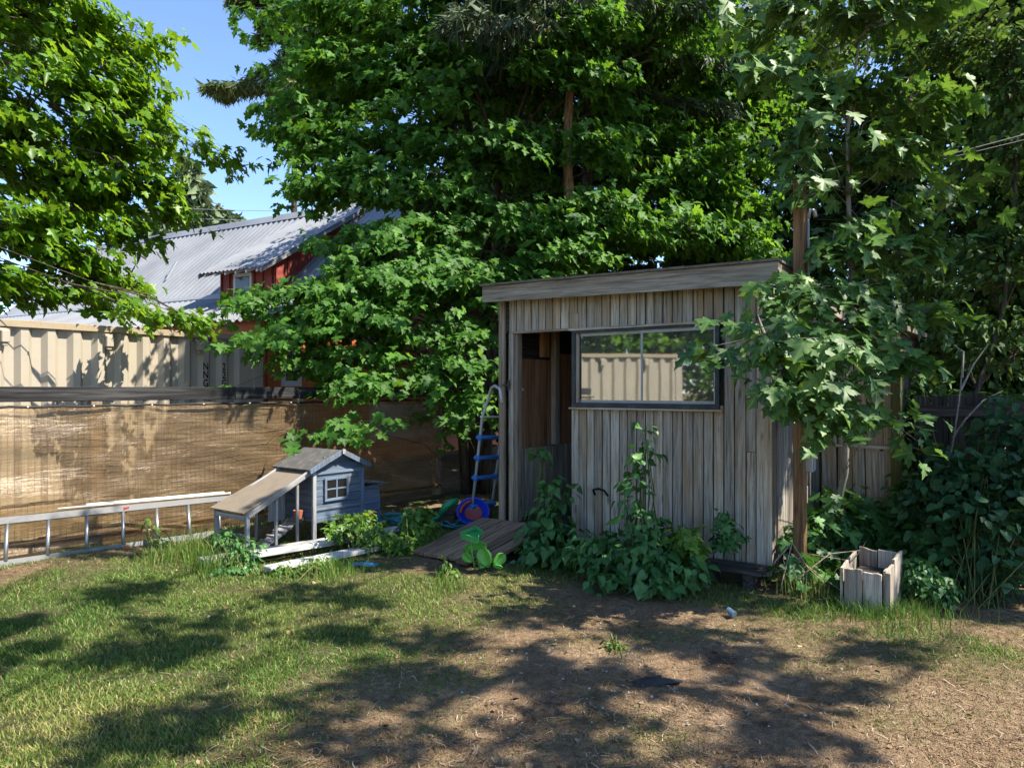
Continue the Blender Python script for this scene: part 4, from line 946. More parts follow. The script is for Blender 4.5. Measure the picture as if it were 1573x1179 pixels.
    # inside the run
    P_([((4.40, Yb - .06, .2), (4.60, Yb - .045, .50))], 'inner_door', M['coop_grey'])
    m = MB(); m.beam((4.10, 6.15, .01), (4.60, 6.2, .25), .14, .014)
    for i in range(7): t = (i + .5) / 7; m.beam((4.10 + .5 * t, 6.08, .02 + .24 * t), (4.10 + .5 * t, 6.27, .02 + .24 * t), .02, .02)
    m.build('entry_ramp', M['coop_grey'], C)
    m = MB()
    for i in range(30): m.b2((XR + .02 + i * .025, Yb - .006, .05), (XR + .0215 + i * .025, Yb - .004, .40))
    m.build('wire_netting', M['wire'], C)
    m = MB(); m.tube([(4.52, 6.1, .255), (4.52, 6.1, .34)], [.035, .05], 12); tag(m.build('flower_pot', M['clay'], smooth=False, o=(4.52, 6.1, .25)), 'little terracotta pot inside the chicken coop run', 'pot')
coop()

# ================================================================== ladders, poles, boards
def side_ladder():
    a0, a1 = np.array([1.55, 7.16, .03]), np.array([4.3, 6.86, .03]); b0, b1 = np.array([1.60, 7.27, .41]), np.array([4.37, 7.03, .40])
    a0[2] += gz(*a0[:2]); a1[2] += gz(*a1[:2]) - .0; b0[2] += gz(*b0[:2]) * .5
    Ld = empty('extension_ladder', (a0 + a1) / 2, 'long aluminium ladder lying on its side along the foot of the fence', 'ladder')
    for p, q in ((a0, a1), (b0, b1)):
        m = MB(); m.beam(p, q, .028, .062, up=(b0 - a0)); m.build('rail', M['alu_dull'], Ld, bevel=.004)
    n = 9
    for i in range(n):
        t = (i + .5) / n; m = MB(); m.tube([a0 + (a1 - a0) * t + (0, 0, .02), b0 + (b1 - b0) * t - (0, 0, .02)], .017, 8); m.build('rung', M['alu'], Ld, smooth=True)
    for t in (.62,):
        for p, q in ((a0, a1), (b0, b1)):
            m = MB(); c = p + (q - p) * t; m.box((c[0], c[1] - .016, c[2]), (.05, .003, .03)); m.build('label_sticker', M['red_pl'], Ld)
    for k, (s, e, h) in enumerate((((2.75, 7.17, .478), (4.35, 7.02, .450), .010), ((3.0, 7.20, .480), (4.3, 7.06, .458), .013))):
        m = MB(); m.tube([s, e], h, 8); tag(m.build('pole', M['white_tube'], smooth=True, o=s), ('longer thin cream pole lying on top of the sideways ladder', 'shorter cream pole lying highest on the sideways ladder, against the fence')[k], 'pole', 'cream poles on the ladder')
side_ladder()

def lumber():
    R = random.Random(6)
    L = [((3.42, 5.98), (5.35, 5.62), .13, .05, .03, 'widest white painted board, lying nearest the chicken coop'),
         ((3.50, 5.80), (4.95, 5.52), .10, .05, .055, 'narrow white board lying between the two wider ones in the weeds'),
         ((3.66, 5.36), (4.75, 5.22), .14, .045, .02, 'short peeling white board lying nearest the lawn'),
         ((4.5, 5.83), (5.5, 5.70), .08, .05, .02, 'slim white board end reaching under the weeds toward the toys')]
    for (x0, y0), (x1, y1), wd, th, z, lab in L:
        m = MB(); n = 10; p0 = np.array([x0, y0]); p1 = np.array([x1, y1]); d = (p1 - p0) / np.linalg.norm(p1 - p0); nn = np.array([-d[1], d[0]])
        za, zb_ = z + gz(x0, y0), z + gz(x1, y1)
        m.beam((x0, y0, za + th / 2), (x1, y1, zb_ + th / 2), wd, th)
        tag(m.build('white_board', M['white_wood'], bevel=.006, o=((x0 + x1) / 2, (y0 + y1) / 2, z)), lab, 'board', 'white painted boards in the weeds')
lumber()

def pool_ladder():
    f1 = P(722, 803, 8.15); f2 = P(752, 802, 8.35); t1 = P(741, 640, 7.75); t2 = P(774, 640, 7.95)
    f1[2] = gz(f1[0], f1[1]); f2[2] = gz(f2[0], f2[1])
    T = empty('pool_ladder', (f1 + f2) / 2, 'pool ladder with grey rails and blue plastic steps leaning by the shed corner', 'ladder')
    top = P(755, 597, 7.62); m = MB(); e = P(768, 597, 7.3); e2 = P(774, 640, 7.25)
    m.tube([f1, f1 * .3 + t1 * .7, t1, t1 * .35 + top * .65, top + [0, 0, .01], top * .6 + e * .4 + [0, 0, .03], e, e * .5 + e2 * .5], .016, 8); m.build('rail', M['pale_rail'], T, smooth=True)
    m = MB(); top2 = top + (t2 - t1); m.tube([f2, f2 * .3 + t2 * .7, t2, t2 * .35 + top2 * .65, top2, top2 + (e - top)], .016, 8); m.build('rail', M['pale_rail'], T, smooth=True)
    for k, t in enumerate((.20, .46, .64, .82, 1.0)):
        a = f1 + (t1 - f1) * t; b = f2 + (t2 - f2) * t; dd = (b - a) / np.linalg.norm(b - a)
        m = MB(); m.beam(a - dd * .03 + (0, 0, 0), b + dd * .03, .085 if k < 4 else .03, .035 if k < 4 else .022); m.build('step', M['blue_pl'] if k < 4 else M['white_tube'], T, bevel=.008)
        if k < 4:
            for c in (a, b): m = MB(); m.tube([c - (0, 0, .035), c + (0, 0, .035)], .026, 10); m.build('step_collar', M['blue_pl'], T, smooth=False)
pool_ladder()

def arc(c, r, a0, a1, n, tilt=None):
    out = []
    for i in range(n + 1):
        a = a0 + (a1 - a0) * i / n; v = Vector((r * math.cos(a), r * math.sin(a), 0)); v = (tilt @ v) if tilt else v; out.append(Vector([float(q) for q in c]) + v)
    return out
def toys():
    c = P(727, 790, 8.0); c[2] = .17; o = tuple(c)
    T = empty('toy_tub', (c[0], c[1], 0), 'deep blue plastic tub with red inside, tipped on edge behind the pool ladder', 'toy')
    rt = Vector((RT[0], RT[1], 0)); uz = Vector((LK[0] * .45, LK[1] * .45, .85)).normalized(); nz = rt.cross(uz); 
    if nz.dot(Vector((LK[0], LK[1], 0))) > 0: nz = -nz
    O = Vector(o) + Vector((0, 0, .03)); ring = lambda rr, h, n=26, e=1.: [O + rt * rr * math.cos(2 * math.pi * i / n) + uz * rr * e * math.sin(2 * math.pi * i / n) + nz * h for i in range(n)]
    def lathe(prof, nm, mt):
        prof = [(a_ * .78, b_ * .8) for a_, b_ in prof]; mb = MB(); vs = []; n = 26
        for rr, h in prof: vs += ring(rr, h, n, .88)
        fs = [(j * n + i, j * n + (i + 1) % n, (j + 1) * n + (i + 1) % n, (j + 1) * n + i) for j in range(len(prof) - 1) for i in range(n)]; mb.add(vs, fs); return mb.build(nm, mt, T, smooth=True)
    lathe([(.0, -.075), (.10, -.07), (.16, -.04), (.205, .03), (.225, .05), (.235, .04), (.22, .0), (.18, -.07), (.12, -.10), (0, -.105)], 'tub', M['dblue_pl'])
    lathe([(0, -.055), (.08, -.05), (.125, -.035)], 'red_bottom', M['red_pl'])
    m = MB(); m.tube([O + rt * .135 * math.cos(t) + uz * .12 * math.sin(t) + nz * .012 for t in np.linspace(1.7, 3.3, 9)], .020, 8); m.build('red_rim', M['red_pl'], T, smooth=True)
    # low blue dish in front
    c = G(727, 812); m = MB(); n = 20; vs = []; prof = [(.13, .10), (.15, .10), (.11, .0), (.0, .0)]
    m.tube([(c[0], c[1], .005), (c[0], c[1], .03), (c[0], c[1], .09), (c[0], c[1], .10)], [.08, .11, .13, .12], 20); tag(m.build('plastic_bowl', M['dblue_pl'], smooth=False, o=(c[0], c[1], 0)), 'small deep blue upturned bowl on the ground in front of the tub', 'bowl')
    # green shovel
    a = P(655, 800, 8.1); b = P(702, 768, 8.2); a[2] = .12; b[2] = .34
    S = empty('toy_shovel', (a[0], a[1], 0), 'dark green plastic shovel with a curved scoop lying left of the blue tub', 'shovel')
    mid = (a + b) / 2 + (0, 0, .05); m = MB()
    pts = [P(676, 790, 8.1), P(684, 778, 8.12), P(694, 771, 8.14), P(704, 768, 8.16)]; vs = []
    m.tube(pts, [.03, .045, .045, .03], 10); ob = m.build('scoop', M['dgreen_pl'], S, smooth=True)
    m = MB(); m.tube([P(654, 802, 8.0), P(662, 797, 8.03), P(670, 796, 8.08), P(677, 789, 8.1)], [.03, .02, .018, .018], 8); m.build('handle', M['dgreen_pl'], S, smooth=True)
    # teal hose coil and blue-green netting pile
    c = G(683, 812); H_ = MB(); R = random.Random(8); pts = []
    for i in range(90):
        t = i / 90; an = t * 2 * math.pi * 5.3; r = .13 + .05 * math.sin(an * 1.3); pts.append((c[0] + r * 1.0 * math.cos(an) + RT[0] * .1 * math.sin(t * 9), c[1] + r * math.sin(an) + RT[1] * .12 * math.sin(t * 9), .03 + .05 * t + .015 * math.sin(an * 2.1)))
    H_.tube(pts, .011, 7); tag(H_.build('garden_hose', M['teal'], smooth=True, o=(c[0], c[1], 0)), 'teal garden hose coiled in a loose heap left of the blue tub', 'hose')
    c = G(618, 810); pts = []
    for i in range(60):
        t = i / 60; an = t * 2 * math.pi * 2.6; pts.append((c[0] + (.22) * math.cos(an) * RT[0] + .1 * math.sin(an) * LK[0], c[1] + .22 * math.cos(an) * RT[1] + .1 * math.sin(an) * LK[1], .08 + .06 * math.sin(an * .7) + .05 * t))
    H_ = MB(); H_.tube(pts, .014, 7); tag(H_.build('garden_hose', M['teal'], smooth=True, o=(c[0], c[1], 0)), 'pale teal hose loop lying in weeds beside the coop nest box', 'hose')
    # crumpled tarp scraps
    def tarp(c, s, seed, lab, nm='tarp_scrap', mt='tarp'):
        rng = np.random.default_rng(seed); n = 14; x, y = np.meshgrid(np.linspace(-1, 1, n), np.linspace(-1, 1, n), indexing='ij')
        z = .22 + .14 * np.sin(5 * x + 3 * y) + .12 * np.sin(7 * y - 4 * x + 1) + .05 * rng.standard_normal(x.shape); ed = np.maximum(abs(x), abs(y)); z = z * (1 - .6 * ed ** 4)
        V = np.stack([c[0] + s * (x * RT[0] * 1.6 + y * LK[0] * .6), c[1] + s * (x * RT[1] * 1.6 + y * LK[1] * .6), .0 + s * z * 1.2 + gz(c[0], c[1])], -1).reshape(-1, 3)
        i, j = np.meshgrid(np.arange(n - 1), np.arange(n - 1), indexing='ij'); a = (i * n + j).ravel(); ob = raw_mesh(nm, V, np.stack([a, a + n, a + n + 1, a + 1], 1), M[mt], o=tuple(c[:2]) + (0.,))
        sm = ob.modifiers.new('thick', 'SOLIDIFY'); sm.thickness = .004; tag(ob, lab, 'tarp')
    tarp(G(560, 868), .075, 1, 'bright blue tarp scrap lying at the end of the white boards')
    tarp(G(603, 806), .13, 5, 'crumpled blue-grey tarp tucked in the weeds beside the coop leg')
    c = G(690, 803); c2 = P(690, 798, 8.3); m = MB(); m.box((c2[0], c2[1], .07), (.34, .22, .13), Matrix.Rotation(.4, 3, 'Z')); m.box((c2[0], c2[1], .16), (.3, .19, .05), Matrix.Rotation(.45, 3, 'Z')); tag(m.build('crate', M['rust'], bevel=.01, o=(c2[0], c2[1], 0)), 'low dark reddish crate behind the green shovel', 'crate')
    # green tray toy with clover-like plastic leaves
    b = np.array([4.86, 3.80, 0.]); T = empty('toy_clover_stand', b, 'bright green plastic toy with a shallow tray above broad clover-like leaves beside the ramp', 'toy')
    def at(px, py, dd=0): return P(px, py, 6.18 + dd)
    m = MB(); tp = [at(705.5, 822.5, .05), at(722, 827.5, -.12), at(733, 829, -.2), at(742, 815, .15), at(731, 810, .35)]
    tp = [Vector(p.tolist()) for p in tp]; z = sum(p.z for p in tp) / 5
    for p in tp: p.z = z + .02
    c = sum(tp, Vector()) / 5; lo = [c + (p - c) * .9 - Vector((0, 0, .05)) for p in tp]; inn = [c + (p - c) * .86 for p in tp]; inl = [c + (p - c) * .8 - Vector((0, 0, .035)) for p in tp]
    vs = tp + lo + inn + inl; fs = [(i, (i + 1) % 5, (i + 1) % 5 + 5, i + 5) for i in range(5)] + [(i, i + 10, (i + 1) % 5 + 10, (i + 1) % 5) for i in range(5)] + [(i + 10, i + 15, (i + 1) % 5 + 15, (i + 1) % 5 + 10) for i in range(5)] + [(15, 16, 17, 18, 19), (9, 8, 7, 6, 5)]
    m.add(vs, fs); m.build('tray', M['green_pl'], T, bevel=.004)
    def petal(base, tipp, wid, nm='leaf'):
        base = Vector(base.tolist()); tipp = Vector(tipp.tolist()); ax = tipp - base; side = ax.cross(Vector((LK[0], LK[1], .3))).normalized(); up = side.cross(ax).normalized()
        if up.dot(Vector((LK[0], LK[1], -.2))) > 0: up = -up
        mb = MB(); prof = [(0, .10), (.2, .62), (.45, .95), (.7, 1.), (.88, .78), (1.0, .28)]; vs = []
        for t, w_ in prof:
            for q in (-1, -.5, 0, .5, 1): vs.append(base + ax * t + side * wid * w_ * q + up * (.35 * wid * (q * q) - .25 * wid * t * t))
        fs = [(i * 5 + j, i * 5 + j + 1, i * 5 + j + 6, i * 5 + j + 5) for i in range(5) for j in range(4)]; mb.add(vs, fs); ob = mb.build(nm, M['green_leafpl'], T, smooth=True)
        sm = ob.modifiers.new('thick', 'SOLIDIFY'); sm.thickness = .006
    petal(at(752, 870), at(738, 842), .062); petal(at(735, 872), at(752, 848, .05), .06); petal(at(757, 868), at(775, 850), .05); petal(at(726, 862), at(711, 850), .042)
    petal(at(716, 838, .1), at(748, 838, .12), .05); petal(at(757, 868, -.02), at(772, 871, -.02), .02); petal(at(724, 834, .1), at(714, 848, .1), .04)
    m = MB(); m.tube([Vector(at(730, 876).tolist()), Vector(at(725, 850).tolist()), Vector(at(724, 826).tolist())], .008, 6); m.build('stem', M['green_leafpl'], T, smooth=True)
    # small things on the dirt
    c = G(1128, 948); m = MB(); m.tube([(c[0], c[1], .02), (c[0] + .03, c[1] + .05, .035)], .022, 10); m.tube([(c[0] + .03, c[1] + .05, .035), (c[0] + .034, c[1] + .057, .037)], .018, 10)
    tag(m.build('crushed_can', M['glassjar'], o=tuple(c)), 'small bluish can lying on the dirt in front of the shed corner', 'can')
    for px, py, s_, lab in ((1000, 1050, .07, 'larger black charred lump on the dirt in the foreground'), (905, 1032, .05, 'smaller black charred lump left of the larger one')):
        c = G(px, py); m = MB(); R = random.Random(px); vs = []; n = 14
        for j, (rr, z) in enumerate(((1, -.15), (.95, .15), (.6, .36), (.2, .45))):
            for i in range(n): a = i * 2 * math.pi / n; q = rr * s_ * (1 + .35 * R.uniform(-1, 1)); vs.append((c[0] + q * 1.1 * math.cos(a) + RT[0] * q * 1.2 * math.cos(a), c[1] + q * math.sin(a) + RT[1] * q * 1.2 * math.cos(a), c[2] + s_ * z * .8 + R.uniform(0, .008)))
        fs = [(j * n + i, j * n + (i + 1) % n, (j + 1) * n + (i + 1) % n, (j + 1) * n + i) for j in range(3) for i in range(n)] + [tuple(3 * n + i for i in range(n))]
        m.add(vs, fs); tag(m.build('charred_lump', M['char'], o=tuple(c)), lab, 'charcoal')
toys()

# ================================================================== trees
def center_maple():
    b = np.array([8.45, 7.0, 0]); tr = [b - (0, 0, .1), b + (.0, .05, 1.2), b + (-.1, .1, 2.4), b + (.1, .0, 3.4), b + (.25, -.1, 4.3), b + (.3, -.2, 5.0)]
    B = [PB(*a) for a in [
        (470, 205, 10.6, 62, 62, .8, 1.), (445, 140, 11, 45, 40, .6, .5), (505, 120, 11, 110, 80, 1.), (520, 20, 11, 130, 80, 1.), (560, 250, 10.4, 110, 90, 1.), (515, 290, 10.2, 62, 44, .8), (575, 385, 9.8, 95, 70, .9, 1.2),
        (470, 455, 9.3, 110, 38, .6, .75), (380, 468, 9.0, 55, 16, .3, .8), (430, 520, 8.8, 80, 42, .5, .5), (540, 520, 9.0, 100, 60, .7, .8), (600, 460, 9.4, 100, 70, .8, 1.), (545, 590, 8.7, 75, 26, .4, .8), (465, 500, 9.2, 70, 38, .5, .9), (480, 550, 9.0, 70, 26, .4, .8), (590, 520, 9.3, 60, 40, .4, .9), (540, 655, 8.3, 22, 36, .15, 1.), (640, 570, 9.1, 70, 48, .5, .4),
        (700, 560, 9.3, 55, 90, .5), (710, 650, 9.6, 40, 40, .3, .8), (700, 440, 9.8, 90, 80, .8), (660, 320, 10.3, 110, 90, 1.), (680, 180, 11, 130, 110, 1.1), (660, 40, 11, 130, 80, 1.1), (775, 310, 10.9, 80, 100, 1., .8), (780, 420, 9.8, 60, 30, .5),
        (790, 150, 11.6, 75, 110, 1., .7), (910, 370, 10.3, 120, 50, .7), (1030, 360, 10.3, 120, 50, .7), (985, 250, 11.5, 90, 80, 1.), (1100, 280, 11, 110, 100, 1.), (1130, 370, 10, 80, 40, .6), (980, 120, 12, 130, 110, 1.2), (1130, 120, 12, 100, 110, 1.1), (820, 10, 12, 120, 80, 1.1), (1000, -10, 12.5, 140, 80, 1.2), (840, 345, 9.8, 70, 40, .5), (872, 395, 9.7, 60, 40, .4, 1.2), (870, 330, 9.8, 40, 30, .3, 1.2), (930, 320, 9.9, 50, 50, .5), (835, 110, 10.2, 55, 45, .5), (915, 120, 10.3, 60, 50, .5), (800, 230, 10.2, 45, 60, .5), (945, 220, 10.2, 45, 60, .5), (880, 40, 10.2, 90, 50, .6), (1040, 60, 10.6, 90, 60, .7)]]
    r = tree('maple_tree', 'large green maple spreading over the fence end and behind the shed', 'tree', b, tr, [.17, .14, .12, .09, .06, .03], B, None, M['lf_maple'], M['bark'], .104, 101, None, T_MAPLE, spr=26, clu=12, nl=7, spr_r=.42, spread=.085, droop=.75)
    m = MB()
    for k, (dx, dy) in enumerate(((-.25, .05), (-.12, -.2), (.25, .1))):
        m = MB(); m.tube([b + (dx, dy, -.1), b + (dx * 1.3, dy * 1.5, 1.), b + (dx * 2.2, dy * 2.4, 2.3), b + (dx * 3.5, dy * 3, 3.6)], [.08, .065, .05, .03], 8); m.build('side_stem', M['bark'], r, smooth=True)
center_maple()
def left_maple():
    b = np.array([-1.0, 11.4, 0]); tr = [b - (0, 0, .1), b + (0, 0, 1.5), b + (.3, 0, 3.), b + (.6, 0, 5.), b + (.6, 0, 7.5)]
    B = [PB(*a) for a in [
        (40, 170, 9.6, 110, 80, 1.), (150, 140, 10, 90, 50, .8), (210, 130, 10.2, 45, 40, .5), (185, 210, 10.2, 80, 55, .8), (80, 260, 9.8, 110, 60, .9), (230, 190, 10.4, 35, 25, .3, .8), (60, 360, 9.4, 90, 70, .9), (160, 290, 10, 90, 50, .8), (225, 285, 10.2, 50, 35, .5), (262, 325, 10.4, 44, 14, .3, .8),
        (262, 218, 10.4, 34, 9, .15, .9), (320, 238, 10.5, 20, 14, .15, .9), (110, 400, 9.6, 80, 45, .7), (30, 440, 9.2, 70, 35, .6), (165, 345, 10, 55, 50, .6), (190, 440, 9.9, 42, 14, .3, .8), (130, 455, 9.6, 50, 18, .4), (60, 30, 10, 150, 80, 1.), (170, 60, 10.2, 70, 40, .7), (-90, 200, 9.5, 100, 120, 1.), (-100, 400, 9.5, 100, 80, 1.), (-90, 20, 9.5, 100, 120, 1.),
        (250, 488, 9.2, 28, 12, .15, .8), (300, 492, 9.1, 22, 8, .12, .8)]]
    tree('maple_tree', 'bright sunlit maple hanging over the container at the left edge', 'tree', b, tr, [.22, .19, .16, .13, .08], B, None, M['lf_left'], M['bark'], .12, 102, None, T_MAPLE_LO, spr=30, clu=11, nl=6, spr_r=.42, spread=.085, droop=.6)
left_maple()
def sapling():
    b = G(1277, 865); st = [b - np.array([0, 0, .1]), P(1281, 800, 6.45), P(1298, 725, 6.4), P(1302, 600, 6.2), P(1308, 420, 6.0), P(1303, 300, 5.9), P(1302, 200, 5.9), P(1320, 60, 5.9)]
    B = [PB(*a) for a in [
        (1290, 130, 5.8, 110, 50, .5), (1190, 110, 5.7, 60, 26, .3), (1400, 150, 5.9, 100, 50, .5), (1250, 200, 5.7, 60, 30, .3, .8), (1360, 230, 5.8, 90, 40, .4), (1460, 290, 5.9, 60, 28, .3, .9), (1280, 290, 5.8, 55, 30, .3, .7), (1370, 330, 5.8, 70, 36, .35, .8), (1215, 240, 5.7, 30, 22, .2, .7),
        (1280, 375, 5.7, 60, 26, .3, .8), (1400, 390, 5.9, 60, 26, .3, .7), (1330, 440, 5.6, 70, 30, .3, .8), (1250, 470, 5.1, 45, 20, .2, .9), (1175, 515, 4.75, 34, 16, .15, .8), (1185, 552, 4.8, 34, 12, .15, .7), (1260, 530, 5.0, 60, 30, .25, .9), (1340, 520, 5.4, 60, 30, .3, .9),
        (1230, 590, 4.9, 45, 20, .2, .7), (1290, 580, 5.1, 60, 26, .25, 1.), (1300, 645, 5.05, 55, 26, .25, 1.), (1360, 640, 5.4, 30, 20, .2, .6), (1380, 560, 5.4, 22, 20, .1, .5), (1330, 20, 5.9, 150, 60, .6), (1200, 20, 5.8, 90, 50, .5), (1440, 230, 6, 50, 30, .3, .8), (1330, 490, 5.6, 60, 24, .3), (1400, 470, 5.8, 40, 30, .3, .8), (1320, 375, 5.9, 80, 60, .4, .8), (1232, 450, 5.15, 40, 30, .2, .9), (1228, 530, 5.1, 40, 34, .2, .9), (1236, 605, 5.05, 34, 26, .2, .9)]]
    tree('sapling_maple', 'young slender maple with big leaves growing beside the right end of the shed', 'sapling', b, st, [.036, .033, .03, .026, .022, .018, .015, .008], B, None, M['lf_sap'], M['bark_lt'], .118, 103, None, T_MAPLE, spr=34, clu=6, nl=5, spr_r=.24, spread=.08, flat=.6, droop=.6, sunb=.5, lk=.4)
sapling()

def background():
    # conifer with reddish trunk behind the shed
    b = P(874, 700, 10.5); b[2] = 0
    t = [b, b + (.03, 0, 1.5), b + (.0, .04, 3), b + (.05, .0, 4.), b + (.02, .05, 5), b + (.07, .02, 6), b + (.0, .0, 7.5), b + (0, 0, 9)]
    conifer('spruce_tree', 'tall conifer with reddish-brown trunk rising behind the shed roof', b, t, .12, 9.8, 2.3, 6.5, 201, M['bark_red'], M['lf_conif'], 26, .2, False, 2.)
    b = P(903, 700, 11.6); b[2] = 0
    conifer('spruce_tree', 'second conifer close beside the reddish-brown trunk, darker trunk', b, [b, b + (0, 0, 3), b + (0, 0, 6), b + (0, 0, 9.5)], .15, 10.2, 2.3, 6.3, 202, M['bark'], M['lf_conif'], 26, .2, False, 2.)
def conifer(name, lab, b, trunk, r0, H, wid, z0, seed, bark, mat, nb, tl=.30, far=False, dens=1., group=None, droop=.35):
    rng = np.random.default_rng(seed); b = np.array(b, float); root = empty(name, (b[0], b[1], b[2]), lab, 'tree', group)
    m = MB(); k = len(trunk); m.tube(trunk, [r0 * (1 - .75 * i / (k - 1)) for i in range(k)], 8); m.build('trunk', bark, root, smooth=True)
    br = MB(); pos = []; tip = []; sz = []
    for i in range(nb):
        z = z0 + (H - z0) * (i + rng.random()) / nb; L = wid * (1 - (z - z0) / (H - z0 + .15)) ** .8 * rng.uniform(.75, 1.15) + .15; a = rng.random() * 6.283 if not far else i * 2.4 + rng.random()
        d = np.array([math.cos(a), math.sin(a), 0]); p0 = b + (0, 0, z); n = 7
        pts = [p0 + d * L * t + np.array([0, 0, -droop * L * t ** 1.3 + .12 * L * t ** 3]) for t in np.linspace(0, 1, n)]
        br.tube(pts, [.03 * (1 - .8 * t) * min(1, L) for t in np.linspace(0, 1, n)], 4, cap=False)
        q = int(26 * L * dens * (1 if not far else .8)); s_ = np.array([-d[1], d[0], 0])
        for _ in range(q):
            t = rng.random() ** .7; p = p0 + d * L * t + np.array([0, 0, -droop * L * t ** 1.3 + .12 * L * t ** 3]); sd = rng.choice([-1, 1]); w_ = .28 * L * (1 - t * .6) * rng.random()
            pos.append(p + s_ * sd * w_ + np.array([0, 0, -.1 * w_])); v = d * .7 + s_ * sd * .6 * rng.random() + np.array([0, 0, -.35 - .8 * rng.random()]); tip.append(v); sz.append(tl * rng.uniform(.6, 1.3))
    br.build('branches', bark, root)
    pos = np.array(pos); tip = np.array(tip); sz = np.array(sz); n = len(pos); nm = rng.standard_normal((n, 3)) * .6 + [0, 0, .6]
    # each tuft is a bunch of thin slivers
    k = 5; pos = np.repeat(pos, k, 0) + rng.standard_normal((n * k, 3)) * .04 * tl / .3; tip = np.repeat(unit(tip), k, 0) + rng.standard_normal((n * k, 3)) * .33; nm = np.repeat(nm, k, 0) + rng.standard_normal((n * k, 3)) * .4; sz = np.repeat(sz, k) * rng.uniform(.6, 1.2, n * k)
    TT = T_TUFT if not far else sym([(.12, .2), (.2, .5), (.1, .8)], (0, .5), .1, .4)
    leaves('crown', TT, pos, tip, nm, sz, mat, rng, root); print(name, n * k); return root
background()
def more_conifers():
    def far(px, py_top, d, wid, seed, lab, n=40, dr=.25):
        b = P(px, 700, d); b[2] = 0; H = P(px, py_top, d)[2]
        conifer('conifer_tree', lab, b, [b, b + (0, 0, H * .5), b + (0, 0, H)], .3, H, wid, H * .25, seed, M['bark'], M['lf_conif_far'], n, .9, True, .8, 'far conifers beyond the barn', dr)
    far(289, 238, 48, 3.0, 301, 'tall grey-green conifer beyond the barn roof, left of the sky gap', 60)
    far(337, 312, 52, 3.2, 302, 'shorter rounded conifer just above the barn ridge', 46)
    far(362, 328, 60, 1.6, 303, 'tiny pointed conifer tip at the barn ridge, right of the others', 30)
    far(240, 320, 46, 3.5, 304, 'low conifer behind the left maple and the barn ridge', 40)
    b = P(452, 700, 24); b[2] = 0
    conifer('weeping_spruce', 'tall spruce with long drooping boughs showing behind the left side of the maple', b, [b, b + (0, 0, 5), b + (0, 0, 10), b + (0, 0, 17)], .16, 17, 3.1, 11.3, 310, M['bark'], M['lf_weep'], 60, .24, False, 5.5, None, .4)
more_conifers()
def backdrop_trees():
    specs = [(780, 15.0, 1.8, 9.0, 'dense green tree behind the maple crown, nearest the barn'), (800, 16.5, 2.6, 10, 'dense dark tree behind the middle of the shed roof'), (960, 17, 2.6, 10.5, 'dense dark tree behind the right part of the shed roof'),
             (1110, 15, 2.3, 9.5, 'shaded leafy tree behind the right end of the shed roof'), (1250, 14, 2.2, 9, 'leafy tree behind the young maple and the orange post'), (1400, 13, 2.0, 8.5, 'small-leaved tree behind the upper right shrubs'), (1560, 12, 2.2, 8.5, 'small-leaved tree at the right edge of the yard'), (1720, 11, 2.2, 8.5, 'small-leaved tree just past the right edge')]
    for i, (px, d, r, H, lab) in enumerate(specs):
        b = P(px, 700, d); b[2] = 0; rng = np.random.default_rng(400 + i); B = []
        tr = [b, b + (0, 0, 2), b + (.1, .1, 5), b + (0, 0, H - .5)]
        for k in range(13):
            z = 1.0 + (H - 1.2) * (k + .5) / 13; a = rng.random() * 6.28; rr = r * rng.uniform(.25, .62)
            B.append((b + np.array([math.cos(a) * rr, math.sin(a) * rr, z]), (r * .62, r * .62, .85), 1.))
        tree('hedgerow_tree', lab, 'tree', b, tr, [.14, .12, .1, .05], B, None, M['lf_bg'], M['bark'], .14 if d > 14 else .10, 400 + i, 'hedgerow trees behind the yard', T_OVATE if px > 1300 else T_MAPLE_LO, spr=18 if px < 1300 else 34, clu=9, nl=7, spr_r=.6, spread=.15, twigs=False, lk=.7)
backdrop_trees()
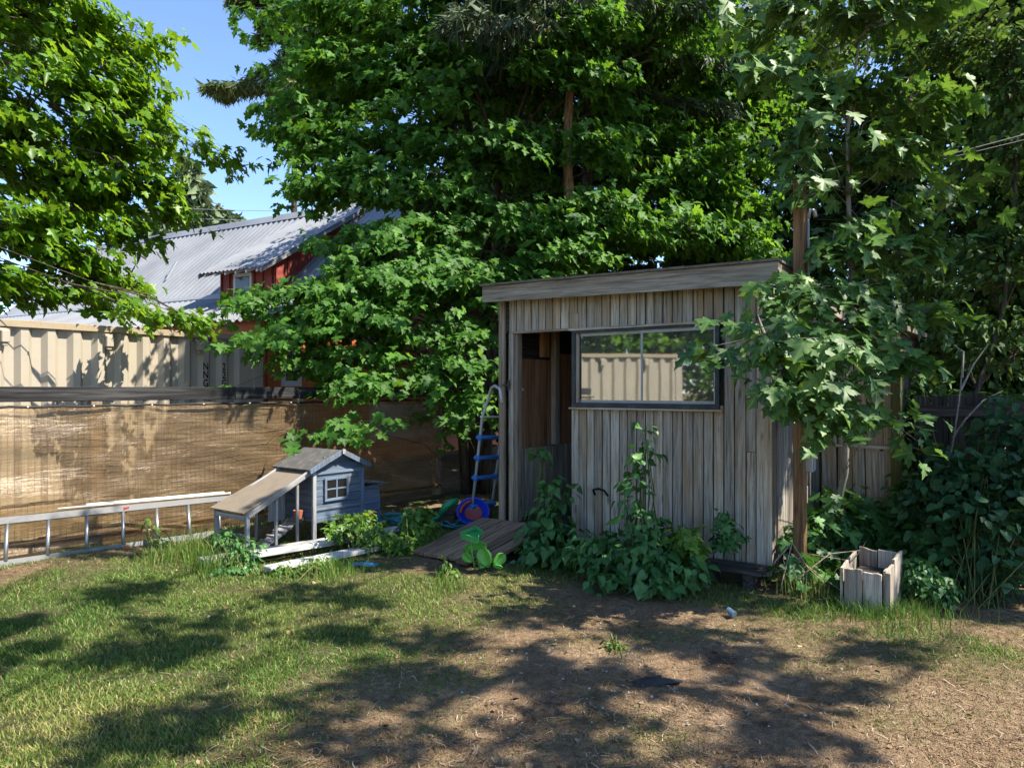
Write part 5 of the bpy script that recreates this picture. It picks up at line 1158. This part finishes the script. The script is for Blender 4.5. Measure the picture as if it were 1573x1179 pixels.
def right_side():
    b = P(1500, 850, 7.2); b[2] = 0
    B = [PB(*a) for a in [(1430, 440, 7.6, 60, 60, .5), (1530, 400, 7.6, 80, 70, .6), (1480, 520, 7.4, 70, 50, .5, .9), (1560, 540, 7.2, 50, 50, .4, .7), (1420, 600, 7.4, 50, 40, .4, .8), (1540, 230, 8., 90, 90, .7), (1570, 100, 8., 80, 90, .7), (1460, 60, 8.5, 80, 60, .7), (1620, 350, 7.5, 80, 200, .7), (1400, 520, 7.8, 40, 50, .4, .8), (1500, 650, 7.2, 60, 26, .3, .5)]]
    tree('hazel_tree', 'small-leaved multi-branched tree at the right, its bare twigs showing above the shrubs', 'tree', b, [b, P(1470, 700, 7.1), P(1500, 600, 7.2), P(1540, 480, 7.4), P(1560, 300, 7.6), P(1560, 100, 8)], [.035, .032, .028, .024, .02, .01], B, None, M['lf_bg'], M['bark'], .075, 501, None, T_OVATE, spr=60, clu=10, nl=6, spr_r=.32, spread=.07, droop=.5)
    # unseen trees right of and behind the camera, crowns shaped to cast shade
    def shade(name, b, H, B, seed, lab, spr=13, nl=6, sz=.17):
        b = np.array(b, float); tree(name, lab, 'tree', b, [b, b + (0, 0, 2.2), b + (-.1, .1, 4.2), b + (0, 0, H)], [.2, .17, .13, .05], B, None, M['lf_maple'], M['bark'], sz, seed, 'unseen shade trees around the camera', T_MAPLE_LO, spr=spr, clu=9, nl=nl, spr_r=.5, spread=.14, twigs=False)
    E_ = lambda x, y, z, r, rz=.7, w_=1.: ((x, y, z), (r, r, rz), w_)
    def SH(px, py, hw, hh, z=6.2):  # leaf mass set sunward of a ground spot so its shade falls there
        g = G(px, py); d = float(g[:2] @ LK); c = g + SUN * (z / SUN[2]); return (c, (hw / F * d, d * d / (F * EYE) * hh, .16), 1.)
    SP = [(120, 1005, 170, 15), (270, 968, 60, 9), (30, 962, 70, 7), (520, 972, 60, 9), (560, 1055, 140, 18), (330, 1098, 120, 12), (470, 915, 110, 6), (650, 990, 40, 8), (770, 955, 55, 9), (800, 1022, 90, 13), (900, 1050, 90, 12), (1110, 1000, 90, 18), (1010, 975, 90, 11),
          (1100, 925, 80, 8), (860, 908, 50, 5), (1170, 1078, 70, 8), (1300, 1003, 100, 6), (1300, 1060, 50, 6), (1500, 935, 90, 14), (600, 925, 50, 5), (740, 1135, 260, 22), (1250, 1150, 160, 14), (200, 1150, 150, 14), (1010, 905, 60, 8), (180, 915, 90, 5)]
    def SW(px, py, d, rx, ry, z=6.6, w_=1.): p = P(px, py, d); return (p + SUN * ((z - p[2]) / SUN[2]), (rx, ry, .16), w_)  # leaf mass set sunward of any point to put it in shade
    b = np.array([-4.2, -5.2, 0.]); tree('unseen_shade_maple', 'unseen maple behind the camera, its crown shaped to dapple the lawn', 'tree', b, [b, b + (0, 0, 2.2), b + (.3, .2, 4.2), b + (.9, .6, 6.2)], [.2, .17, .13, .08], [SH(*q) for q in SP] + [SW(545, 770, 7.5, .24, .18, 6.4, .7), SW(600, 780, 7.8, .3, .25, 6.6), SW(430, 800, 6.9, .15, .2, 6.3), SW(740, 740, 8.2, .35, .45, 6.6), SW(170, 840, 6.6, .5, .1, 6.3), SW(330, 640, 8.3, .3, .2, 6.4, .6), SW(700, 850, 6.6, .3, .2, 6.1)], None, M['lf_maple'], M['bark'], .10, 602,
        'unseen shade trees around the camera', T_MAPLE_LO, spr=90, clu=7, nl=7, spr_r=.20, spread=.08, twigs=False, lk=.5, axes=True)
    b = np.array([9.5, -6.0, 0.]); tree('unseen_shade_maple', 'unseen maple far outside the right edge, its crown shaped to shade the shrubs and shed side', 'tree', b, [b, b + (0, 0, 2.5), b + (-.3, .2, 5.), b + (-.6, .4, 7.)], [.22, .18, .14, .08],
        [SW(1400, 860, 5.6, .7, .5), SW(1510, 800, 5.7, .8, .8), SW(1290, 820, 6.3, .5, .5), SW(1490, 640, 6.6, .9, .8, 7.2), SW(1060, 850, 5.8, .5, .35, 6.6, .6), SW(930, 850, 6.1, .5, .35, 6.6, .5), SW(1200, 680, 6.1, .35, .6, 6.6, .55), SW(1310, 690, 7., .5, .6, 7., .7),
         SW(1430, 380, 8, 1.1, 1.1, 8.2, .8), SW(1550, 300, 8.5, 1.1, 1.2, 8.6, .8), SW(1000, 400, 7.4, .8, .8, 7.2, .7), SW(830, 440, 8.0, .7, .6, 7.2, .6), SW(1310, 480, 5.7, .4, .5, 6.8, .5)], None, M['lf_maple'], M['bark'], .13, 601,
        'unseen shade trees around the camera', T_MAPLE_LO, spr=34, clu=8, nl=7, spr_r=.30, spread=.11, twigs=False, lk=.6, axes=True)
    b = np.array([13.0, -4.5, 0.]); tree('unseen_shade_maple', 'unseen very tall maple added behind the board fence to darken the crown behind the shed', 'tree', b, [b, b + (0, 0, 3.), b + (-.2, .3, 6.5), b + (-.5, .6, 9.5)], [.26, .2, .16, .08],  # unseen tree added to darken the foliage behind the shed
        [SW(1000, 250, 11, 1.7, 1.3, 10, .6), SW(1130, 250, 10.5, 1.4, 1.3, 9.8, .55), SW(870, 330, 10.6, 1.2, 1.0, 9.6, .6), SW(1060, 100, 12, 1.6, 1.4, 10.6, .7), SW(900, 120, 11.8, 1.2, 1.2, 10.6, .8), SW(800, 420, 10, .8, .8, 9.2, .6)], None, M['lf_maple'], M['bark'], .16, 603,
        'unseen shade trees around the camera', T_MAPLE_LO, spr=16, clu=9, nl=6, spr_r=.5, spread=.14, twigs=False, lk=.6, axes=True)
    # trees left of the yard, seen only mirrored in the window
    for i, (x, y) in enumerate(((-12.5, 8.5), (-12.8, 11.4), (-12.6, 14.3), (-11.5, 5.2))):
        b = np.array([x, y, 0]); rng = np.random.default_rng(700 + i)
        B = [(b + np.array([rng.uniform(-1, 1), rng.uniform(-1, 1), z]), (2.0, 2.0, .9), 1.2) for z in np.linspace(1.5, 8, 9)]
        tree('yard_tree', ('leafy tree mirrored at the right edge of the window behind the short container', 'leafy tree mirrored in the right window pane above the short container', 'leafy tree mirrored in the left window pane above the short container', 'leafy tree just past the end of the short container, out of the mirror')[i], 'tree', b, [b, b + (0, 0, 3), b + (0, 0, 8)], [.2, .15, .05], B, None, M['lf_left'], M['bark'], .2, 700 + i, 'trees west of the yard', T_MAPLE_LO, spr=9, clu=9, nl=6, spr_r=.6, spread=.2, twigs=False)
right_side()

# ================================================================== shrubs, vines, weeds
def E3(px, py, d, rx, ry, rd): 
    return (P(px, py, d), (rx / F * d, rd, ry / F * d))
def plants():
    g0 = lambda px, py: G(px, py)
    bush('dogwood_shrub', 'broad-leaved dark shrub low at the right edge', 'shrub', g0(1500, 925), [E3(1500, 800, 5.6, 60, 55, .3), E3(1470, 720, 5.9, 50, 40, .25), E3(1555, 760, 5.6, 40, 70, .3), E3(1420, 760, 6.0, 40, 40, .25), E3(1530, 870, 5.4, 40, 40, .2), E3(1560, 660, 5.9, 40, 50, .25), E3(1620, 780, 5.5, 50, 90, .4)], T_ROUND, M['lf_dog'], M['stem_g'], .072, 801, 700, .06, 4, .3)
    bush('dogwood_shrub', 'shorter broad-leaved shrub between the planter and the edge shrub, in deeper shade', 'shrub', g0(1440, 905), [E3(1430, 850, 5.9, 50, 40, .25), E3(1400, 800, 6.3, 45, 40, .25), E3(1480, 860, 5.7, 50, 40, .3)], T_ROUND, M['lf_vine'], M['stem_g'], .065, 802, 420, .05, 4, .4)
    bush('ivy_clump', 'small-leaved ivy clump crowding the right side of the planter box', 'ivy', g0(1405, 925), [E3(1408, 890, 5.35, 30, 34, .12), E3(1440, 905, 5.2, 26, 20, .12)], T_HEART, M['lf_vine'], M['stem_g'], .036, 803, 420, .03, 3, .7)
    bush('maple_seedlings', 'thicket of young maple shoots low in front of the lean-to', 'shrub', g0(1260, 865), [E3(1290, 800, 6.3, 50, 45, .2), E3(1240, 830, 6.0, 36, 26, .15), E3(1330, 790, 6.4, 40, 40, .2), E3(1365, 830, 6.3, 30, 40, .2), E3(1225, 880, 5.6, 26, 22, .12), E3(1265, 880, 5.7, 36, 26, .15)], T_MAPLE, M['lf_vine'], M['stem_g'], .105, 804, 210, .05, 3, .5)
    bush('hedge_shrub', 'dark leafy shrub against the board fence, behind the bare branches', 'shrub', g0(1450, 850), [E3(1430, 690, 6.9, 60, 40, .25), E3(1500, 650, 6.9, 60, 45, .25), E3(1400, 620, 7.1, 35, 45, .2), E3(1560, 640, 6.8, 40, 40, .2)], T_ROUND, M['lf_bg'], M['bark'], .07, 807, 520, .06, 4, .5)
    bush('currant_bush', 'lit yellow-green leafy patch behind the planter box', 'shrub', g0(1370, 850), [E3(1400, 760, 6.5, 30, 30, .15), E3(1380, 820, 6.6, 25, 25, .12)], T_MAPLE_LO, M['lf_weed'], M['stem_g'], .06, 805, 120, .04, 3)
    # in front of the shed
    bush('climbing_plant', 'tall leafy stalk growing up the middle of the shed wall below the window', 'plant', g0(985, 872), [E3(987, 660, 5.95, 12, 20, .05), E3(990, 705, 5.9, 40, 22, .06), E3(975, 750, 5.85, 34, 26, .08), E3(985, 800, 5.8, 50, 30, .12)], T_OVATE, M['lf_vine'], M['stem_g'], .075, 810, 62, .04, 3, .4, stems=4)
    bush('vine_clump', 'dark heart-leaved vine clump at the left below the doorway', 'vine', g0(830, 850), [E3(850, 760, 6.7, 34, 30, .12), E3(840, 810, 6.6, 44, 30, .2), E3(822, 845, 6.5, 36, 20, .15), E3(865, 850, 6.3, 40, 20, .15), E3(835, 700, 6.75, 14, 16, .05)], T_HEART, M['lf_vine'], M['stem_g'], .07, 811, 125, .05, 3, .6)
    bush('vine_clump', 'broad mound of vine leaves along the foot of the shed, right of the doorway', 'vine', g0(980, 895), [E3(930, 850, 6.0, 50, 34, .2), E3(1000, 850, 5.75, 55, 40, .2), E3(1040, 870, 5.6, 40, 30, .2), E3(940, 880, 5.7, 50, 14, .15), E3(900, 850, 6.2, 40, 30, .2), E3(1010, 885, 5.5, 50, 14, .15)], T_HEART, M['lf_vine'], M['stem_g'], .068, 812, 430, .05, 3, .5)
    bush('weed_plant', 'small bushy weed beside the low plank step', 'weed', g0(1110, 868), [E3(1118, 825, 5.75, 24, 22, .08), E3(1112, 800, 5.8, 10, 16, .04)], T_MAPLE_LO, M['lf_vine'], M['stem_g'], .05, 813, 80, .03, 3)
    bush('maple_shoot', 'lighter lobed-leaf shoot at the right end of the vine mound', 'shoot', g0(1060, 880), [E3(1055, 835, 5.6, 24, 30, .08)], T_MAPLE, M['lf_weed'], M['stem_g'], .075, 814, 40, .04, 3)
    # weeds among the boards
    bush('nettle_weeds', 'tall light green weeds in front of the nest box', 'weed', g0(560, 850), [E3(548, 805, 7.0, 36, 20, .12), E3(575, 825, 6.95, 30, 22, .12), E3(520, 815, 6.9, 20, 16, .08)], T_MAPLE_LO, M['lf_weed'], M['stem_g'], .05, 820, 230, .03, 3)
    bush('nettle_weeds', 'light green weeds with curling tips left of the toys', 'weed', g0(640, 848), [E3(640, 800, 7.2, 28, 26, .12), E3(620, 835, 6.9, 36, 18, .12), E3(655, 820, 7.1, 24, 20, .1)], T_MAPLE_LO, M['lf_weed'], M['stem_g'], .048, 821, 300, .03, 3)
    bush('weed_clump', 'darker weed clump in front of the coop run and board ends', 'weed', g0(365, 880), [E3(372, 850, 6.35, 28, 24, .1), E3(360, 880, 6.2, 34, 18, .12), E3(345, 825, 6.6, 16, 16, .06)], T_OVATE, M['lf_vine'], M['stem_g'], .045, 822, 260, .03, 3)
    bush('weed_clump', 'low weeds between the white boards and the lawn', 'weed', g0(480, 890), [E3(480, 870, 6.2, 40, 12, .1), E3(430, 880, 6.1, 20, 10, .08)], T_OVATE, M['lf_weed'], M['stem_g'], .035, 823, 130, .03, 3)
    bush('bindweed', 'thin bindweed climbing the ladder rungs left of the coop', 'weed', g0(255, 860), [E3(238, 830, 6.9, 10, 24, .04), E3(262, 845, 6.8, 22, 14, .06), E3(222, 800, 6.95, 5, 12, .02)], T_HEART, M['lf_weed'], M['stem_g'], .045, 824, 40, .02, 2)
    bush('plantain_weed', 'single tall weed stalk in front of the plank ramp', 'weed', g0(685, 890), [E3(683, 865, 6.0, 7, 24, .03), E3(695, 885, 5.9, 20, 8, .05)], T_OVATE, M['lf_weed'], M['stem_g'], .05, 825, 26, .02, 2)
    bush('weed_tuft', 'small green weed tuft in the middle of the dirt patch', 'weed', g0(945, 1000), [E3(945, 993, 4.3, 14, 8, .04)], T_OVATE, M['lf_weed'], M['stem_g'], .035, 826, 16, .015, 2)
    # tall grass tufts and dead canes
    def tuft(name, lab, px, py, n, h, rad, seed, mat='grass', lo=.0, hi=.6, wd=.0025, lean=.7, cat='grass tuft'):
        rng = np.random.default_rng(seed); c = G(px, py); x = c[0] + rng.standard_normal(n) * rad; y = c[1] + rng.standard_normal(n) * rad; hh = h * rng.uniform(.4, 1.2, n); a = rng.random(n) * 6.28; b = rng.random(n) * 6.28
        p = np.stack([x, y, gz(x, y) - .01], 1); s = np.stack([np.cos(a), np.sin(a), 0 * a], 1) * wd; l = np.stack([np.cos(b), np.sin(b), 0 * b], 1) * (hh * lean * rng.random(n))[:, None]; up = np.zeros((n, 3)); up[:, 2] = hh
        V = np.stack([p - s, p + s, p + l * .3 + up * .6 - s * .8, p + l * .3 + up * .6 + s * .8, p + l + up * .95], 1).reshape(-1, 3); f = np.array([(0, 1, 3), (0, 3, 2), (2, 3, 4)])
        ob = raw_mesh(name, V, (f[None] + (np.arange(n) * 5)[:, None, None]).reshape(-1, 3), M[mat], np.repeat(rng.uniform(lo, hi, n), 5), o=tuple(c)); tag(ob, lab, cat)
    tuft('grass_tuft', 'long light grass tuft between the ladder and the coop run', 300, 862, 420, .30, .14, 31, hi=.8)
    tuft('grass_tuft', 'long grass at the left end of the coop run, under its roof edge', 330, 880, 300, .22, .12, 32, hi=.7)
    tuft('grass_tuft', 'grass tuft at the foot of the ladder near the second fence post', 245, 865, 160, .16, .10, 33, hi=.9)
    tuft('grass_tuft', 'tall grass at the foot of the planter box front', 1335, 945, 420, .14, .14, 34, hi=.6)
    tuft('grass_tuft', 'grass clump to the right of the planter box', 1400, 950, 420, .13, .16, 35, hi=.6)
    tuft('grass_tuft', 'grass among the white boards, right of the middle', 505, 880, 300, .16, .14, 36, hi=.8)
    tuft('grass_tuft', 'grass clump at the near corner of the ramp by the green toy', 690, 905, 200, .13, .10, 37, hi=.7)
    tuft('grass_tuft', 'long dry grass by the shed corner, left of the planter', 1235, 910, 260, .24, .12, 38, lo=.4, hi=1.)
    tuft('grass_tuft', 'dry straw-coloured grass behind the planter box', 1300, 880, 260, .26, .12, 39, lo=.7, hi=1.)
    def canes(name, lab, cat, base, lst, mat, r=.005):
        m = MB(); 
        for pts in lst: m.tube([P(*q) for q in pts], [r * (1 - .6 * i / (len(pts) - 1)) for i in range(len(pts))], 5, cap=False)
        tag(m.build(name, M[mat], smooth=True, o=tuple(base)), lab, cat)
    canes('dead_canes', 'bare dry canes leaning together at the foot of the shed corner', 'canes', G(1220, 900), [[(1185, 868, 5.6), (1215, 835, 5.6), (1217, 832, 5.6)], [(1217, 832, 5.6), (1205, 880, 5.5), (1200, 900, 5.4)], [(1217, 834, 5.6), (1240, 870, 5.5), (1270, 900, 5.4)], [(1215, 850, 5.6), (1255, 880, 5.5), (1290, 905, 5.3)],
        [(1230, 885, 5.5), (1275, 850, 5.5), (1320, 845, 5.5)], [(1190, 880, 5.6), (1240, 850, 5.6), (1300, 860, 5.5)], [(1300, 870, 5.3), (1318, 850, 5.3), (1330, 832, 5.3)]], 'drystem', .0055)
    canes('bare_branches', 'pale forked bare branches rising from the shrubs at the right', 'branches', P(1438, 750, 6.3), [[(1438, 750, 6.3), (1456, 715, 6.3), (1466, 670, 6.3), (1475, 600, 6.4), (1478, 560, 6.4)], [(1464, 672, 6.3), (1482, 645, 6.3), (1510, 615, 6.4), (1540, 600, 6.5)], [(1475, 600, 6.4), (1495, 560, 6.4), (1517, 530, 6.5)], [(1478, 580, 6.4), (1480, 540, 6.4), (1465, 530, 6.5)]], 'bark_lt', .011)
    canes('dry_reddish_stems', 'two short reddish dry stems curving out of the shrub below the bare branches', 'stems', P(1445, 710, 6.2), [[(1448, 712, 6.2), (1440, 690, 6.2), (1433, 660, 6.2)], [(1448, 714, 6.2), (1430, 695, 6.2), (1402, 687, 6.2)]], 'post', .007)
plants()
def wires():
    m = MB(); 
    for k, (z, dz) in enumerate(((17.5, .3), (16.3, .2))):
        a = P(-200, 560 - 230 - 0, 45); b = P(900, 300, 45); 
        m = MB(); pts = []
        for t in range(25):
            u = t / 24; q = P(100 + 600 * u, (314 if k == 0 else 329) + 10 * (u - .5) + 0 * u, 46); q[2] -= .8 * (u * (1 - u)) * 2; pts.append(q)
        m.tube(pts, .018, 5); tag(m.build('power_line', M['steel_grey'], smooth=True, o=tuple(pts[0])), ('upper of the two faint wires crossing the sky gap above the barn', 'lower of the two faint wires crossing the sky gap above the barn')[k], 'wire', 'wires above the barn')
wires()
for o_ in bpy.data.objects:
    if 'org' in o_: del o_['org']
